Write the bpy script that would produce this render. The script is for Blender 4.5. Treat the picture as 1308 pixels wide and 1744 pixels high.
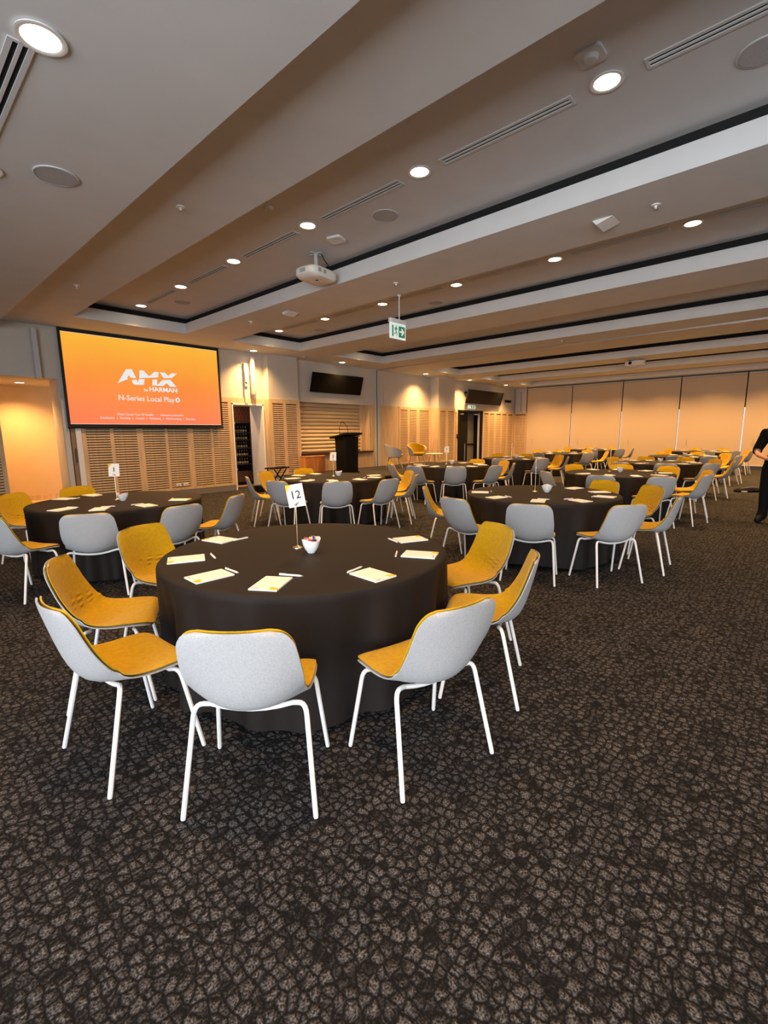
import bpy, bmesh, math, random
from mathutils import Vector, Matrix
random.seed(7)
S = bpy.context.scene
for o in list(bpy.data.objects): bpy.data.objects.remove(o)
C = S.collection
PI = math.pi
sin, cos, rad = math.sin, math.cos, math.radians

# ------------------------------------------------------------------ camera
CAM_H = 1.5
YAW, PITCH, ROLL = rad(42.502), rad(-9.572), rad(-0.547)
fw = Vector((cos(YAW)*cos(PITCH), sin(YAW)*cos(PITCH), sin(PITCH)))
rt = fw.cross(Vector((0, 0, 1))).normalized(); up = rt.cross(fw)
rt, up = cos(ROLL)*rt + sin(ROLL)*up, -sin(ROLL)*rt + cos(ROLL)*up
cam = bpy.data.cameras.new('camera'); co = bpy.data.objects.new('camera', cam); C.objects.link(co)
M = Matrix((rt, up, -fw)).transposed().to_4x4(); M.translation = (0, 0, CAM_H); co.matrix_world = M
cam.sensor_fit = 'VERTICAL'; cam.sensor_height = 36; cam.lens = 795.9/1744*36
cam.clip_start = 0.05; cam.clip_end = 200
S.camera = co

# ------------------------------------------------------------------ world, exposure, daylight
W = bpy.data.worlds.new('world'); S.world = W; W.use_nodes = True
bg = W.node_tree.nodes['Background']; bg.inputs[0].default_value = (0.80, 0.88, 1.0, 1); bg.inputs[1].default_value = 1.0
S.view_settings.view_transform = 'Standard'; S.view_settings.look = 'None'
S.view_settings.exposure = 0.0; S.view_settings.gamma = 1.0
try: S.view_settings.use_curve_mapping = False
except Exception: pass
LAMP_W = 440.0            # downlights in the ceiling trays
LAMP_COL = (1.0, 0.545, 0.20)
DAY_W = 760.0            # daylight coming in through the window wall at the left
DAY_COL = (0.90, 0.945, 1.0)
def area(name, loc, rot, sx, sy, w, col):
    l = bpy.data.lights.new(name, 'AREA'); l.shape = 'RECTANGLE'; l.size = sx; l.size_y = sy; l.energy = w; l.color = col
    o = bpy.data.objects.new(name, l); C.objects.link(o); o.location = loc; o.rotation_euler = rot
    return o
area('daylight', (-4.1, -2.2, 1.75), (0, rad(-90), 0), 2.6, 8.4, DAY_W, DAY_COL)
area('daylight', (3.0, -7.9, 1.75), (rad(90), 0, 0), 10.0, 2.6, DAY_W*0.14, DAY_COL)

# ------------------------------------------------------------------ materials
MATS = {}
def mat(name, col, rough=0.6, metal=0.0, noise=0.0, nscale=20.0, bump=0.0, bscale=60.0, emit=None, es=1.0, stretch=None, spec=0.5, sheen=0.0, trans=0.0):
    if name in MATS: return MATS[name]
    m = bpy.data.materials.new(name); m.use_nodes = True; nt = m.node_tree; b = nt.nodes['Principled BSDF']
    b.inputs['Roughness'].default_value = rough; b.inputs['Metallic'].default_value = metal
    b.inputs['Base Color'].default_value = (*col, 1)
    b.inputs['Specular IOR Level'].default_value = spec
    if sheen: b.inputs['Sheen Weight'].default_value = sheen
    if trans: b.inputs['Transmission Weight'].default_value = trans
    if emit: b.inputs['Emission Color'].default_value = (*emit, 1); b.inputs['Emission Strength'].default_value = es
    if noise or bump:
        tc = nt.nodes.new('ShaderNodeTexCoord'); mp = nt.nodes.new('ShaderNodeMapping')
        nt.links.new(tc.outputs['Object'], mp.inputs['Vector'])
        if stretch: mp.inputs['Scale'].default_value = stretch
    if noise:
        n = nt.nodes.new('ShaderNodeTexNoise'); n.inputs['Scale'].default_value = nscale; n.inputs['Detail'].default_value = 6
        nt.links.new(mp.outputs[0], n.inputs['Vector'])
        r = nt.nodes.new('ShaderNodeValToRGB'); r.color_ramp.elements[0].position = 0.3; r.color_ramp.elements[1].position = 0.7
        r.color_ramp.elements[0].color = (*[c*(1-noise) for c in col], 1); r.color_ramp.elements[1].color = (*[min(1, c*(1+noise)) for c in col], 1)
        nt.links.new(n.outputs[0], r.inputs[0]); nt.links.new(r.outputs[0], b.inputs['Base Color'])
    if bump:
        n2 = nt.nodes.new('ShaderNodeTexNoise'); n2.inputs['Scale'].default_value = bscale; n2.inputs['Detail'].default_value = 4
        nt.links.new(mp.outputs[0], n2.inputs['Vector'])
        bp = nt.nodes.new('ShaderNodeBump'); bp.inputs['Strength'].default_value = bump; bp.inputs['Distance'].default_value = 0.01
        nt.links.new(n2.outputs[0], bp.inputs['Height']); nt.links.new(bp.outputs[0], b.inputs['Normal'])
    MATS[name] = m
    return m
M_CEIL = mat('ceiling_paint', (0.62, 0.62, 0.62), 0.85, noise=0.03, nscale=3, bump=0.05, bscale=300)
M_BEAM = mat('beam_paint', (0.66, 0.66, 0.65), 0.85, noise=0.03, nscale=3, bump=0.05, bscale=300)
M_GAP = mat('shadow_gap', (0.006, 0.006, 0.006), 0.9)
M_WALL = mat('wall_paint', (0.60, 0.555, 0.485), 0.8, noise=0.03, nscale=4, bump=0.04, bscale=250)
M_WHITE = mat('white_paint', (0.82, 0.80, 0.77), 0.5)
M_METAL = mat('white_powder_coat', (0.86, 0.85, 0.83), 0.35)
M_WOOD = mat('oak_veneer', (0.64, 0.45, 0.255), 0.5, noise=0.16, nscale=3, bump=0.03, bscale=30, stretch=(9, 9, 0.6))
M_SLOT = mat('slot_backing', (0.10, 0.055, 0.03), 0.9)
M_SHUT = mat('shutter_slat_paint', (0.62, 0.46, 0.27), 0.45)
M_BLACK = mat('black_paint', (0.004, 0.004, 0.004), 0.6, spec=0.2)
M_SCRBLK = mat('screen_border', (0.01, 0.01, 0.012), 0.7)
M_TV = mat('tv_glass', (0.004, 0.004, 0.004), 0.5, spec=0.15)
M_GREY = mat('grey_plastic', (0.40, 0.40, 0.39), 0.6)
M_DGREY = mat('dark_grey_plastic', (0.10, 0.10, 0.10), 0.6)
M_LGREY = mat('light_grey_plastic', (0.55, 0.55, 0.54), 0.6)
M_SKIRT = mat('skirting', (0.20, 0.18, 0.17), 0.6)
M_CLOTH = mat('black_tablecloth', (0.0120, 0.0088, 0.0076), 0.7, noise=0.10, nscale=120, bump=0.10, bscale=500, spec=0.3)
M_FELT = mat('grey_felt', (0.43, 0.43, 0.435), 0.95, noise=0.10, nscale=150, bump=0.2, bscale=350, spec=0.2)
M_YEL = mat('mustard_fabric', (0.50, 0.305, 0.004), 0.92, noise=0.10, nscale=45, bump=0.25, bscale=300, sheen=0.12, spec=0.15)
M_PAPER = mat('paper', (0.88, 0.86, 0.80), 0.7)
M_PRINTY = mat('yellow_print', (0.85, 0.55, 0.03), 0.6)
M_PRINTG = mat('grey_print', (0.35, 0.35, 0.35), 0.6)
M_INK = mat('black_ink', (0.012, 0.012, 0.012), 0.6)
M_CHROME = mat('brushed_brass', (0.78, 0.66, 0.45), 0.3, metal=1.0)
M_CHINA = mat('white_china', (0.86, 0.86, 0.85), 0.2)
M_ALU = mat('aluminium', (0.55, 0.54, 0.52), 0.35, metal=0.8)
M_BLIND = mat('blind_fabric', (0.61, 0.475, 0.33), 0.9, noise=0.06, nscale=140, bump=0.08, bscale=400)
M_STAGE = mat('stage_carpet', (0.022, 0.018, 0.017), 0.95, noise=0.3, nscale=200)
M_GLASS = mat('glass', (1, 1, 1), 0.02, trans=1.0)
M_LENS = mat('lamp_lens', (1, 1, 1), 0.5, emit=(1.0, 0.80, 0.52), es=14.0)
M_GREEN = mat('exit_green', (0.01, 0.16, 0.07), 0.5, emit=(0.02, 0.30, 0.14), es=0.35)
M_EXITW = mat('exit_white', (0.8, 0.85, 0.82), 0.5, emit=(0.85, 1.0, 0.9), es=0.4)
M_OAKLEG = mat('pale_timber', (0.60, 0.42, 0.25), 0.5, noise=0.12, nscale=8, stretch=(6, 6, 0.8))
M_ORANGE = mat('orange_timber', (0.50, 0.19, 0.05), 0.35, noise=0.2, nscale=4, stretch=(5, 5, 0.7))
M_SKIN = mat('skin', (0.60, 0.30, 0.20), 0.55, noise=0.05, nscale=30)
M_SHIRT = mat('black_cotton', (0.005, 0.005, 0.006), 0.9, spec=0.15, bump=0.1, bscale=80)
M_HAIR = mat('dark_hair', (0.03, 0.018, 0.01), 0.6, bump=0.5, bscale=120)

def carpet():
    m = bpy.data.materials.new('pebble_carpet'); m.use_nodes = True; nt = m.node_tree; N = nt.nodes; L = nt.links
    b = N['Principled BSDF']; b.inputs['Roughness'].default_value = 0.95; b.inputs['Specular IOR Level'].default_value = 0.15
    tc = N.new('ShaderNodeTexCoord')
    wn = N.new('ShaderNodeTexNoise'); wn.inputs['Scale'].default_value = 26; wn.inputs['Detail'].default_value = 5
    L.new(tc.outputs['Object'], wn.inputs['Vector'])
    ad = N.new('ShaderNodeVectorMath'); ad.operation = 'MULTIPLY_ADD'; ad.inputs[1].default_value = (0.024, 0.024, 0); L.new(wn.outputs['Color'], ad.inputs[0]); L.new(tc.outputs['Object'], ad.inputs[2])
    v = N.new('ShaderNodeTexVoronoi'); v.feature = 'DISTANCE_TO_EDGE'; v.inputs['Scale'].default_value = 27; v.inputs['Randomness'].default_value = 0.60
    L.new(ad.outputs[0], v.inputs['Vector'])
    v2 = N.new('ShaderNodeTexVoronoi'); v2.feature = 'F1'; v2.inputs['Scale'].default_value = 27; v2.inputs['Randomness'].default_value = 0.60
    L.new(ad.outputs[0], v2.inputs['Vector'])
    sp0 = N.new('ShaderNodeTexNoise'); sp0.inputs['Scale'].default_value = 110; sp0.inputs['Detail'].default_value = 3; L.new(tc.outputs['Object'], sp0.inputs['Vector'])
    dn = N.new('ShaderNodeMath'); dn.operation = 'MULTIPLY_ADD'; dn.inputs[1].default_value = 0.22; L.new(sp0.outputs[0], dn.inputs[0]); L.new(v.outputs['Distance'], dn.inputs[2])
    e = N.new('ShaderNodeMapRange'); e.interpolation_type = 'SMOOTHSTEP'; e.inputs['From Min'].default_value = 0.10; e.inputs['From Max'].default_value = 0.40; L.new(dn.outputs[0], e.inputs['Value'])
    sp = N.new('ShaderNodeTexNoise'); sp.inputs['Scale'].default_value = 150; sp.inputs['Detail'].default_value = 4; L.new(tc.outputs['Object'], sp.inputs['Vector'])
    rs = N.new('ShaderNodeValToRGB'); rs.color_ramp.elements[0].position = 0.40; rs.color_ramp.elements[1].position = 0.74
    rs.color_ramp.elements[0].color = (0.016, 0.015, 0.0155, 1); rs.color_ramp.elements[1].color = (0.215, 0.206, 0.208, 1)
    L.new(sp.outputs[0], rs.inputs[0])
    big = N.new('ShaderNodeTexNoise'); big.inputs['Scale'].default_value = 3.5; big.inputs['Detail'].default_value = 3; L.new(tc.outputs['Object'], big.inputs['Vector'])
    cr = N.new('ShaderNodeSeparateColor'); L.new(v2.outputs['Color'], cr.inputs[0])
    ml = N.new('ShaderNodeMath'); ml.operation = 'MULTIPLY_ADD'; ml.inputs[1].default_value = 0.35; ml.inputs[2].default_value = 0.70; L.new(cr.outputs[0], ml.inputs[0])
    mb = N.new('ShaderNodeMath'); mb.operation = 'MULTIPLY_ADD'; mb.inputs[1].default_value = 0.7; mb.inputs[2].default_value = 0.65; L.new(big.outputs[0], mb.inputs[0])
    mm = N.new('ShaderNodeMath'); mm.operation = 'MULTIPLY'; L.new(ml.outputs[0], mm.inputs[0]); L.new(mb.outputs[0], mm.inputs[1])
    vm = N.new('ShaderNodeVectorMath'); vm.operation = 'SCALE'; L.new(rs.outputs[0], vm.inputs[0]); L.new(mm.outputs[0], vm.inputs['Scale'])
    mx = N.new('ShaderNodeMix'); mx.data_type = 'RGBA'; mx.inputs['A'].default_value = (0.006, 0.0055, 0.0055, 1)
    L.new(e.outputs[0], mx.inputs['Factor']); L.new(vm.outputs[0], mx.inputs['B']); L.new(mx.outputs['Result'], b.inputs['Base Color'])
    hs = N.new('ShaderNodeMath'); hs.operation = 'MULTIPLY_ADD'; hs.inputs[1].default_value = 0.35; L.new(sp.outputs[0], hs.inputs[0]); L.new(e.outputs[0], hs.inputs[2])
    bp = N.new('ShaderNodeBump'); bp.inputs['Strength'].default_value = 0.6; bp.inputs['Distance'].default_value = 0.008
    L.new(hs.outputs[0], bp.inputs['Height']); L.new(bp.outputs[0], b.inputs['Normal'])
    return m
M_CARPET = carpet()

def screen_mat():
    m = bpy.data.materials.new('projected_gradient'); m.use_nodes = True; nt = m.node_tree; N = nt.nodes; L = nt.links
    b = N['Principled BSDF']; b.inputs['Base Color'].default_value = (0.05, 0.05, 0.05, 1); b.inputs['Roughness'].default_value = 0.9
    tc = N.new('ShaderNodeTexCoord'); sx = N.new('ShaderNodeSeparateXYZ'); L.new(tc.outputs['Object'], sx.inputs[0])
    n = N.new('ShaderNodeTexNoise'); n.inputs['Scale'].default_value = 1.2; L.new(tc.outputs['Object'], n.inputs['Vector'])
    a = N.new('ShaderNodeMath'); a.operation = 'MULTIPLY_ADD'; a.inputs[1].default_value = 0.25; L.new(n.outputs[0], a.inputs[0])
    mr = N.new('ShaderNodeMapRange'); mr.inputs['From Min'].default_value = -0.92; mr.inputs['From Max'].default_value = 0.92; mr.inputs['To Min'].default_value = -0.12; mr.inputs['To Max'].default_value = 0.88
    L.new(sx.outputs['Z'], mr.inputs['Value']); L.new(mr.outputs[0], a.inputs[2])
    r = N.new('ShaderNodeValToRGB'); cr = r.color_ramp
    cr.elements[0].position = 0.0; cr.elements[0].color = (0.95, 0.19, 0.075, 1)
    cr.elements[1].position = 1.0; cr.elements[1].color = (0.95, 0.46, 0.03, 1)
    e = cr.elements.new(0.5); e.color = (0.95, 0.27, 0.035, 1)
    L.new(a.outputs[0], r.inputs[0]); L.new(r.outputs[0], b.inputs['Emission Color']); b.inputs['Emission Strength'].default_value = 1.0
    return m
M_SCREEN = screen_mat()
M_SCRTXT = mat('projected_white', (0.05, 0.05, 0.05), 0.9, emit=(0.95, 0.95, 0.95), es=0.85)

# ------------------------------------------------------------------ mesh helpers
class MB:
    def __init__(s): s.v = []; s.f = []
    def add(s, vs, fs):
        k = len(s.v); s.v += [tuple(v) for v in vs]; s.f += [tuple(i+k for i in f) for f in fs]; return s
    def box(s, x0, x1, y0, y1, z0, z1):
        return s.add([(x0,y0,z0),(x1,y0,z0),(x1,y1,z0),(x0,y1,z0),(x0,y0,z1),(x1,y0,z1),(x1,y1,z1),(x0,y1,z1)],
                     [(0,3,2,1),(4,5,6,7),(0,1,5,4),(1,2,6,5),(2,3,7,6),(3,0,4,7)])
    def rbox(s, x0, x1, y0, y1, z0, z1, r=0.01, n=3):
        # box with rounded vertical corners
        pts = []
        for cx, cy, a0 in ((x1-r,y1-r,0),(x0+r,y1-r,90),(x0+r,y0+r,180),(x1-r,y0+r,270)):
            for k in range(n+1):
                a = rad(a0+90*k/n); pts.append((cx+r*cos(a), cy+r*sin(a)))
        return s.prism(pts, z0, z1)
    def prism(s, pts, z0, z1):
        n = len(pts)
        return s.add([(x,y,z0) for x,y in pts]+[(x,y,z1) for x,y in pts],
                     [tuple(range(n-1,-1,-1)), tuple(range(n,2*n))]+[(i,(i+1)%n,n+(i+1)%n,n+i) for i in range(n)])
    def xzprism(s, pts, y0, y1):      # polygon in x,z given thickness in y
        n = len(pts)
        return s.add([(x,y0,z) for x,z in pts]+[(x,y1,z) for x,z in pts],
                     [tuple(range(n)), tuple(range(2*n-1,n-1,-1))]+[(i,n+i,n+(i+1)%n,(i+1)%n) for i in range(n)])
    def lathe(s, prof, n=24, cx=0, cy=0, caps=True):
        k = len(prof); vs = []
        for r, z in prof:
            for i in range(n):
                a = 2*PI*i/n; vs.append((cx+r*cos(a), cy+r*sin(a), z))
        fs = []
        for j in range(k-1):
            for i in range(n):
                fs.append((j*n+i, j*n+(i+1)%n, (j+1)*n+(i+1)%n, (j+1)*n+i))
        if caps and prof[0][0] > 1e-4: fs.append(tuple(range(n-1,-1,-1)))
        if caps and prof[-1][0] > 1e-4: fs.append(tuple((k-1)*n+i for i in range(n)))
        return s.add(vs, fs)
    def tube(s, pts, r, n=8, caps=True):
        P = [Vector(p) for p in pts]; rs = r if isinstance(r, (list, tuple)) else [r]*len(P)
        t0 = (P[1]-P[0]).normalized(); u = t0.orthogonal().normalized(); vs = []
        for i, p in enumerate(P):
            t = ((P[i+1]-p) if i == 0 else (p-P[i-1]) if i == len(P)-1 else (P[i+1]-P[i-1])).normalized()
            u = (u - t*u.dot(t)).normalized(); w = t.cross(u)
            for k in range(n):
                a = 2*PI*k/n; vs.append(p+(u*cos(a)+w*sin(a))*rs[i])
        fs = [(i*n+k, i*n+(k+1)%n, (i+1)*n+(k+1)%n, (i+1)*n+k) for i in range(len(P)-1) for k in range(n)]
        if caps: fs += [tuple(range(n-1,-1,-1)), tuple((len(P)-1)*n+k for k in range(n))]
        return s.add(vs, fs)
    def mesh(s, name, m, smooth=False):
        me = bpy.data.meshes.new(name); me.from_pydata(s.v, [], s.f); me.update()
        bm = bmesh.new(); bm.from_mesh(me); bmesh.ops.recalc_face_normals(bm, faces=bm.faces); bm.to_mesh(me); bm.free()
        me.materials.append(m)
        if smooth:
            me.polygons.foreach_set('use_smooth', [True]*len(me.polygons))
            try: me.set_sharp_from_angle(angle=rad(40))
            except Exception: pass
        return me
    def build(s, name, m, parent=None, smooth=False, loc=None, rot=None):
        return link(name, s.mesh(name, m, smooth), parent, loc, rot)
def link(name, me, parent=None, loc=None, rot=None):
    o = bpy.data.objects.new(name, me); C.objects.link(o)
    if parent: o.parent = parent
    if loc: o.location = loc
    if rot: o.rotation_euler = rot
    return o
def tag(o, label=None, cat=None, group=None, kind=None):
    if label: o['label'] = label
    if cat: o['category'] = cat
    if group: o['group'] = group
    if kind: o['kind'] = kind
    return o
def thing(name, label, cat, loc=(0,0,0), rz=0, group=None):
    o = bpy.data.objects.new(name, None); C.objects.link(o); o.empty_display_size = 0.1
    o.location = loc; o.rotation_euler = (0,0,rz)
    return tag(o, label, cat, group)
def copy_tree(o, parent=None):
    c = o.copy(); C.objects.link(c); c.parent = parent
    for ch in list(o.children): copy_tree(ch, c)
    return c
def box(name, m, x0, x1, y0, y1, z0, z1, parent=None): return MB().box(x0,x1,y0,y1,z0,z1).build(name, m, parent)
def text_mesh(name, txt, size, m, depth=0.001, bold=0.0, align='CENTER'):
    cu = bpy.data.curves.new(name, 'FONT'); cu.body = txt; cu.size = size; cu.extrude = depth; cu.offset = bold; cu.align_x = align; cu.align_y = 'CENTER'; cu.resolution_u = 2
    o = bpy.data.objects.new(name, cu); C.objects.link(o)
    dg = bpy.context.evaluated_depsgraph_get(); me = bpy.data.meshes.new_from_object(o.evaluated_get(dg))
    bpy.data.objects.remove(o); me.materials.clear(); me.materials.append(m); me.name = name
    return me
def bez(p0, p1, p2, n=6): return [Vector(p0)*(1-t)**2+Vector(p1)*2*t*(1-t)+Vector(p2)*t*t for t in [k/n for k in range(n+1)]]

ORD = ['first','second','third','fourth','fifth','sixth','seventh','eighth','ninth','tenth','eleventh','twelfth']
# ------------------------------------------------------------------ room shell
X0, X1, Y0, YW, ZS, ZC = -4.2, 22.66, -8.0, 11.6, 3.68, 4.0
tag(box('floor', M_CARPET, X0-0.3, X1+0.3, Y0-0.3, YW+0.6, -0.1, 0), kind='structure')
ceil = tag(box('ceiling', M_CEIL, 1.80, X1+0.3, Y0-0.25, 10.6, ZC, ZC+0.1), kind='structure')
COFF = [(2.85,5.00),(6.06,8.10),(9.24,11.33),(13.73,15.75),(16.87,18.85),(20.08,22.12)]
edges = [1.80]+[v for c in COFF for v in c]+[X1+0.3]
for k in range(0, len(edges), 2):
    a, b = edges[k], edges[k+1]
    bm_ = box('ceiling_beam', M_BEAM, a, b, Y0, 10.39, ZS, 3.89, ceil)
    box('shadow_gap', M_GAP, a+(0.07 if k else 0), b-(0.07 if k < len(edges)-2 else 0), Y0, 10.46, 3.89, ZC, bm_)
sof = box('soffit', M_BEAM, X0, X1+0.3, 10.39, YW+0.02, ZS, 3.89, ceil)
box('shadow_gap', M_GAP, 1.8, X1, 10.46, 11.5, 3.89, ZC, sof)
box('bulkhead', M_BEAM, X0-0.3, 1.825, Y0-0.3, YW-0.01, 3.5, ZS-0.001, ceil)
box('bulkhead_infill', M_BEAM, X0-0.3, 1.80, Y0-0.3, 10.39, ZS, 3.89, ceil)
# operable wall track under the broad beam
tag(MB().box(12.26,12.285,-7.9,11.55,3.652,3.68).box(12.315,12.34,-7.9,11.55,3.652,3.68).build('trim_1', M_ALU), kind='structure')

# back wall, y = 11.6
wb = MB()
wb.box(X0,1.77,YW,12.2,0,ZS).box(1.77,2.79,YW,12.2,2.66,ZS).box(2.79,6.68,YW,12.2,0,ZS).box(6.68,7.63,YW,12.2,2.31,ZS)
wb.box(7.63,8.95,YW,12.2,0,ZS).box(8.95,11.98,YW,12.2,0,0.84).box(8.95,11.98,YW,12.2,2.46,ZS).box(11.98,17.47,YW,12.2,0,ZS)
wb.box(17.47,19.45,YW,12.2,2.47,ZS).box(19.45,X1+0.3,YW,12.2,0,ZS)
wall_back = tag(wb.build('wall_back', M_WALL), kind='structure')
WT = 2.47
def panel(x0, x1, cols, z0=0.15, z1=WT, y=YW, single=True, parent=None, pitch=0.0565, slot=0.021):
    """oak acoustic panel: backing board, solid stiles and rails, horizontal slats with open slots between"""
    parent = parent or wall_back
    p = box('acoustic_panel', M_SLOT, x0, x1, y-0.012, y-0.001, z0, z1, parent)
    yf, yb = y-0.034, y-0.012
    xs = [x0]+[v for c in cols for v in c]+[x1]
    for k in range(0, len(xs), 2):
        if xs[k+1]-xs[k] > 0.004: box('stile', M_WOOD, xs[k], xs[k+1], yf, yb, z0, z1, p)
    n = int((z1-z0-0.12)/pitch); zb = z0+0.07; ztop = zb+n*pitch
    for a, b in cols:
        box('rail', M_WOOD, a, b, yf, yb, z0, zb, p); box('rail', M_WOOD, a, b, yf, yb, ztop+(-slot), z1, p)
        if single:
            me = MB().box(0, b-a, yf, yb, 0, pitch-slot).mesh('slat', M_WOOD)
            for i in range(n-1): link('slat', me, p, (a, 0, zb+slot+i*pitch)) if True else None
        else:
            g = MB()
            for i in range(n-1): g.box(a, b, yf, yb, zb+slot+i*pitch, zb+(i+1)*pitch)
            tag(g.build('slat_grille', M_WOOD, p), kind='stuff')
    return p
panel(-0.2, 1.77, [(0.2,0.65),(0.72,1.16),(1.24,1.70)], single=False)
panel(3.10, 6.66, [(3.19,3.66),(3.73,4.22),(4.36,4.86),(4.92,5.41),(5.55,6.03),(6.08,6.56)])
# plain oak lining around the door, below the counter and beside the partition post
def plain(x0, x1, z0, z1, y=YW): return box('wood_panel', M_WOOD, x0, x1, y-0.03, y-0.001, z0, z1, wall_back)
plain(6.66,7.63,2.33,WT); plain(8.95,12.02,0.33,0.83); plain(12.02,12.20,0.33,WT); plain(12.47,13.48,0.33,WT)
panel(13.50, 15.46, [(13.59,14.01),(14.12,14.55),(14.74,15.36)], z0=0.34, single=False)
panel(16.66, 17.42, [(16.72,17.02),(17.08,17.36)], single=False)
panel(19.52, 22.64, [(19.63,20.03),(20.14,20.58),(20.75,21.22),(21.34,21.79),(21.95,22.40)], single=False, pitch=0.075, slot=0.018)
# projecting columns
def column(x0, x1, yf, cols, z0):
    c = tag(box('column', M_WALL, x0, x1, yf, YW, 0, ZS), kind=None); c.parent = wall_back
    box('wood_panel', M_WOOD, x0-0.02, x0-0.001, yf, YW-0.035, z0, WT, c)
    return panel(x0-0.02, x1, cols, y=yf, z0=z0, single=False)
column(7.70, 8.72, 11.36, [(7.78,8.14),(8.24,8.62)], 0.33)
column(15.48, 16.62, 11.2, [(15.56,15.94),(16.12,16.53)], 0.33)
# partition post (operable wall pocket jamb)
MB().box(12.20,12.27,YW-0.05,YW-0.001,0.33,ZS-0.001).box(12.33,12.46,YW-0.05,YW-0.001,0.33,ZS-0.001).build('pocket_jamb', M_LGREY, wall_back)
box('pocket_groove', M_GAP, 12.271, 12.329, YW-0.02, YW-0.001, 0.33, ZS-0.001, wall_back)
box('pocket_panel', M_WALL, 12.68, 13.1, YW-0.02, YW-0.001, WT, 3.60, wall_back)
tag(box('baseboard_back', M_SKIRT, 3.10, 6.66, YW-0.03, YW-0.002, 0, 0.15), kind='structure')
tag(box('baseboard_right', M_SKIRT, X1-0.03, X1-0.002, -7.5, 10.9, 0, 0.13), kind='structure')
tag(box('baseboard_corner', M_SKIRT, 19.5, 22.6, YW-0.03, YW-0.002, 0, 0.15), kind='structure')

# passage at the far left: lowered ceiling, glowing end wall, pocket door
tag(box('ceiling_passage', M_WALL, 0.4, 4.4, 12.2, 13.7, 2.66, 2.76), kind='structure')
tag(box('wall_passage', mat('passage_wall', (0.66,0.50,0.30), 0.8, noise=0.04, nscale=3), 0.4, 4.4, 13.6, 13.8, 0, 2.66), kind='structure')
tag(box('baseboard_passage', M_WOOD, 0.4, 4.4, 13.57, 13.598, 0, 0.12), kind='structure')
tag(box('floor_passage', M_WOOD, 0.4, 9.5, 12.2, 13.9, -0.1, 0.002), kind='structure')
tag(box('wall_passage_side', M_WALL, 3.3, 3.4, 12.2, 13.6, 0, 2.66), kind='structure')
tag(box('wall_passage_end', M_WALL, 0.3, 0.4, 12.2, 13.6, 0, 2.66), kind='structure')
d1 = tag(box('door_1', M_LGREY, 2.795, 2.885, YW-0.06, YW-0.001, 0, 2.22), kind='structure')
box('door_seal', M_GAP, 2.887, 2.902, YW-0.05, YW-0.001, 0, 2.22, d1)
box('door_leaf', mat('brown_door', (0.30,0.17,0.09), 0.5, noise=0.1, nscale=4, stretch=(6,6,.6)), 2.904, 2.985, YW-0.05, YW-0.001, 0, 2.22, d1)
box('door_handle', M_DGREY, 2.955, 2.98, YW-0.09, YW-0.051, 0.95, 1.25, d1)
box('door_frame', M_WHITE, 2.99, 3.095, YW-0.07, YW-0.001, 0, 2.26, d1)
# service doorway with wine fridge beyond
d2 = MB().box(6.66,6.70,YW-0.045,12.2,0,2.33).box(7.60,7.64,YW-0.045,12.2,0,2.33).box(6.66,7.64,YW-0.045,12.2,2.29,2.335).build('door_2', M_WHITE)
tag(d2, kind='structure')
tl = tag(box('wall_service', mat('dark_tile_grout', (0.03,0.012,0.01), 0.7), 6.0, 9.5, 13.05, 13.2, 0, 2.9), kind='structure')
tag(box('wall_service_side', M_WALL, 5.9, 6.0, 12.2, 13.2, 0, 2.9), kind='structure')
tag(box('wall_service_end', M_WALL, 9.4, 9.5, 12.2, 13.2, 0, 2.9), kind='structure')
tag(box('ceiling_service', M_WALL, 5.9, 9.5, 12.2, 13.2, 2.9, 3.0), kind='structure')
tm = MB().xzprism([(-0.05,0),(-0.022,0.085),(0.022,0.085),(0.05,0),(0.022,-0.085),(-0.022,-0.085)], -0.008, 0).mesh('tile', mat('brown_tile', (0.20,0.075,0.05), 0.35))
for r_ in range(6):
    for c_ in range(11):
        link('tile', tm, tl, (7.35+0.115*c_+(0.0575 if r_ % 2 else 0), 13.05, 1.88+0.118*r_))

# double door at the right of the back wall
dd = tag(MB().box(17.47,17.60,YW-0.04,12.2,0,2.47).box(19.33,19.45,YW-0.04,12.2,0,2.47).box(17.47,19.45,YW-0.04,12.2,2.38,2.47).build('door_3', M_BLACK), kind='structure')
lf = box('door_leaf', M_BLACK, 17.61, 18.45, 11.72, 11.77, 0.01, 2.37, dd)
MB().tube([(18.15,11.66,0.25),(18.15,11.66,1.0)], 0.018, 8).build('pull_handle', M_ALU, lf)
lf2 = box('door_leaf', mat('grey_door', (0.16,0.14,0.12), 0.6), 18.46, 19.26, 11.9, 11.95, 0.01, 2.37, dd)
box('push_bar', M_BLACK, 18.5, 19.2, 11.86, 11.9, 0.92, 0.99, lf2)
box('door_edge', M_LGREY, 19.27, 19.325, 11.62, 11.7, 0.01, 2.37, dd)
box('door_closer', M_LGREY, 17.7, 18.0, 11.64, 11.7, 2.28, 2.34, dd); box('door_closer', M_LGREY, 18.9, 19.2, 11.64, 11.7, 2.28, 2.34, dd)
tag(box('wall_lobby', M_BLACK, 17.2, 19.8, 12.6, 12.7, 0, 2.7), kind='structure')

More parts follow.
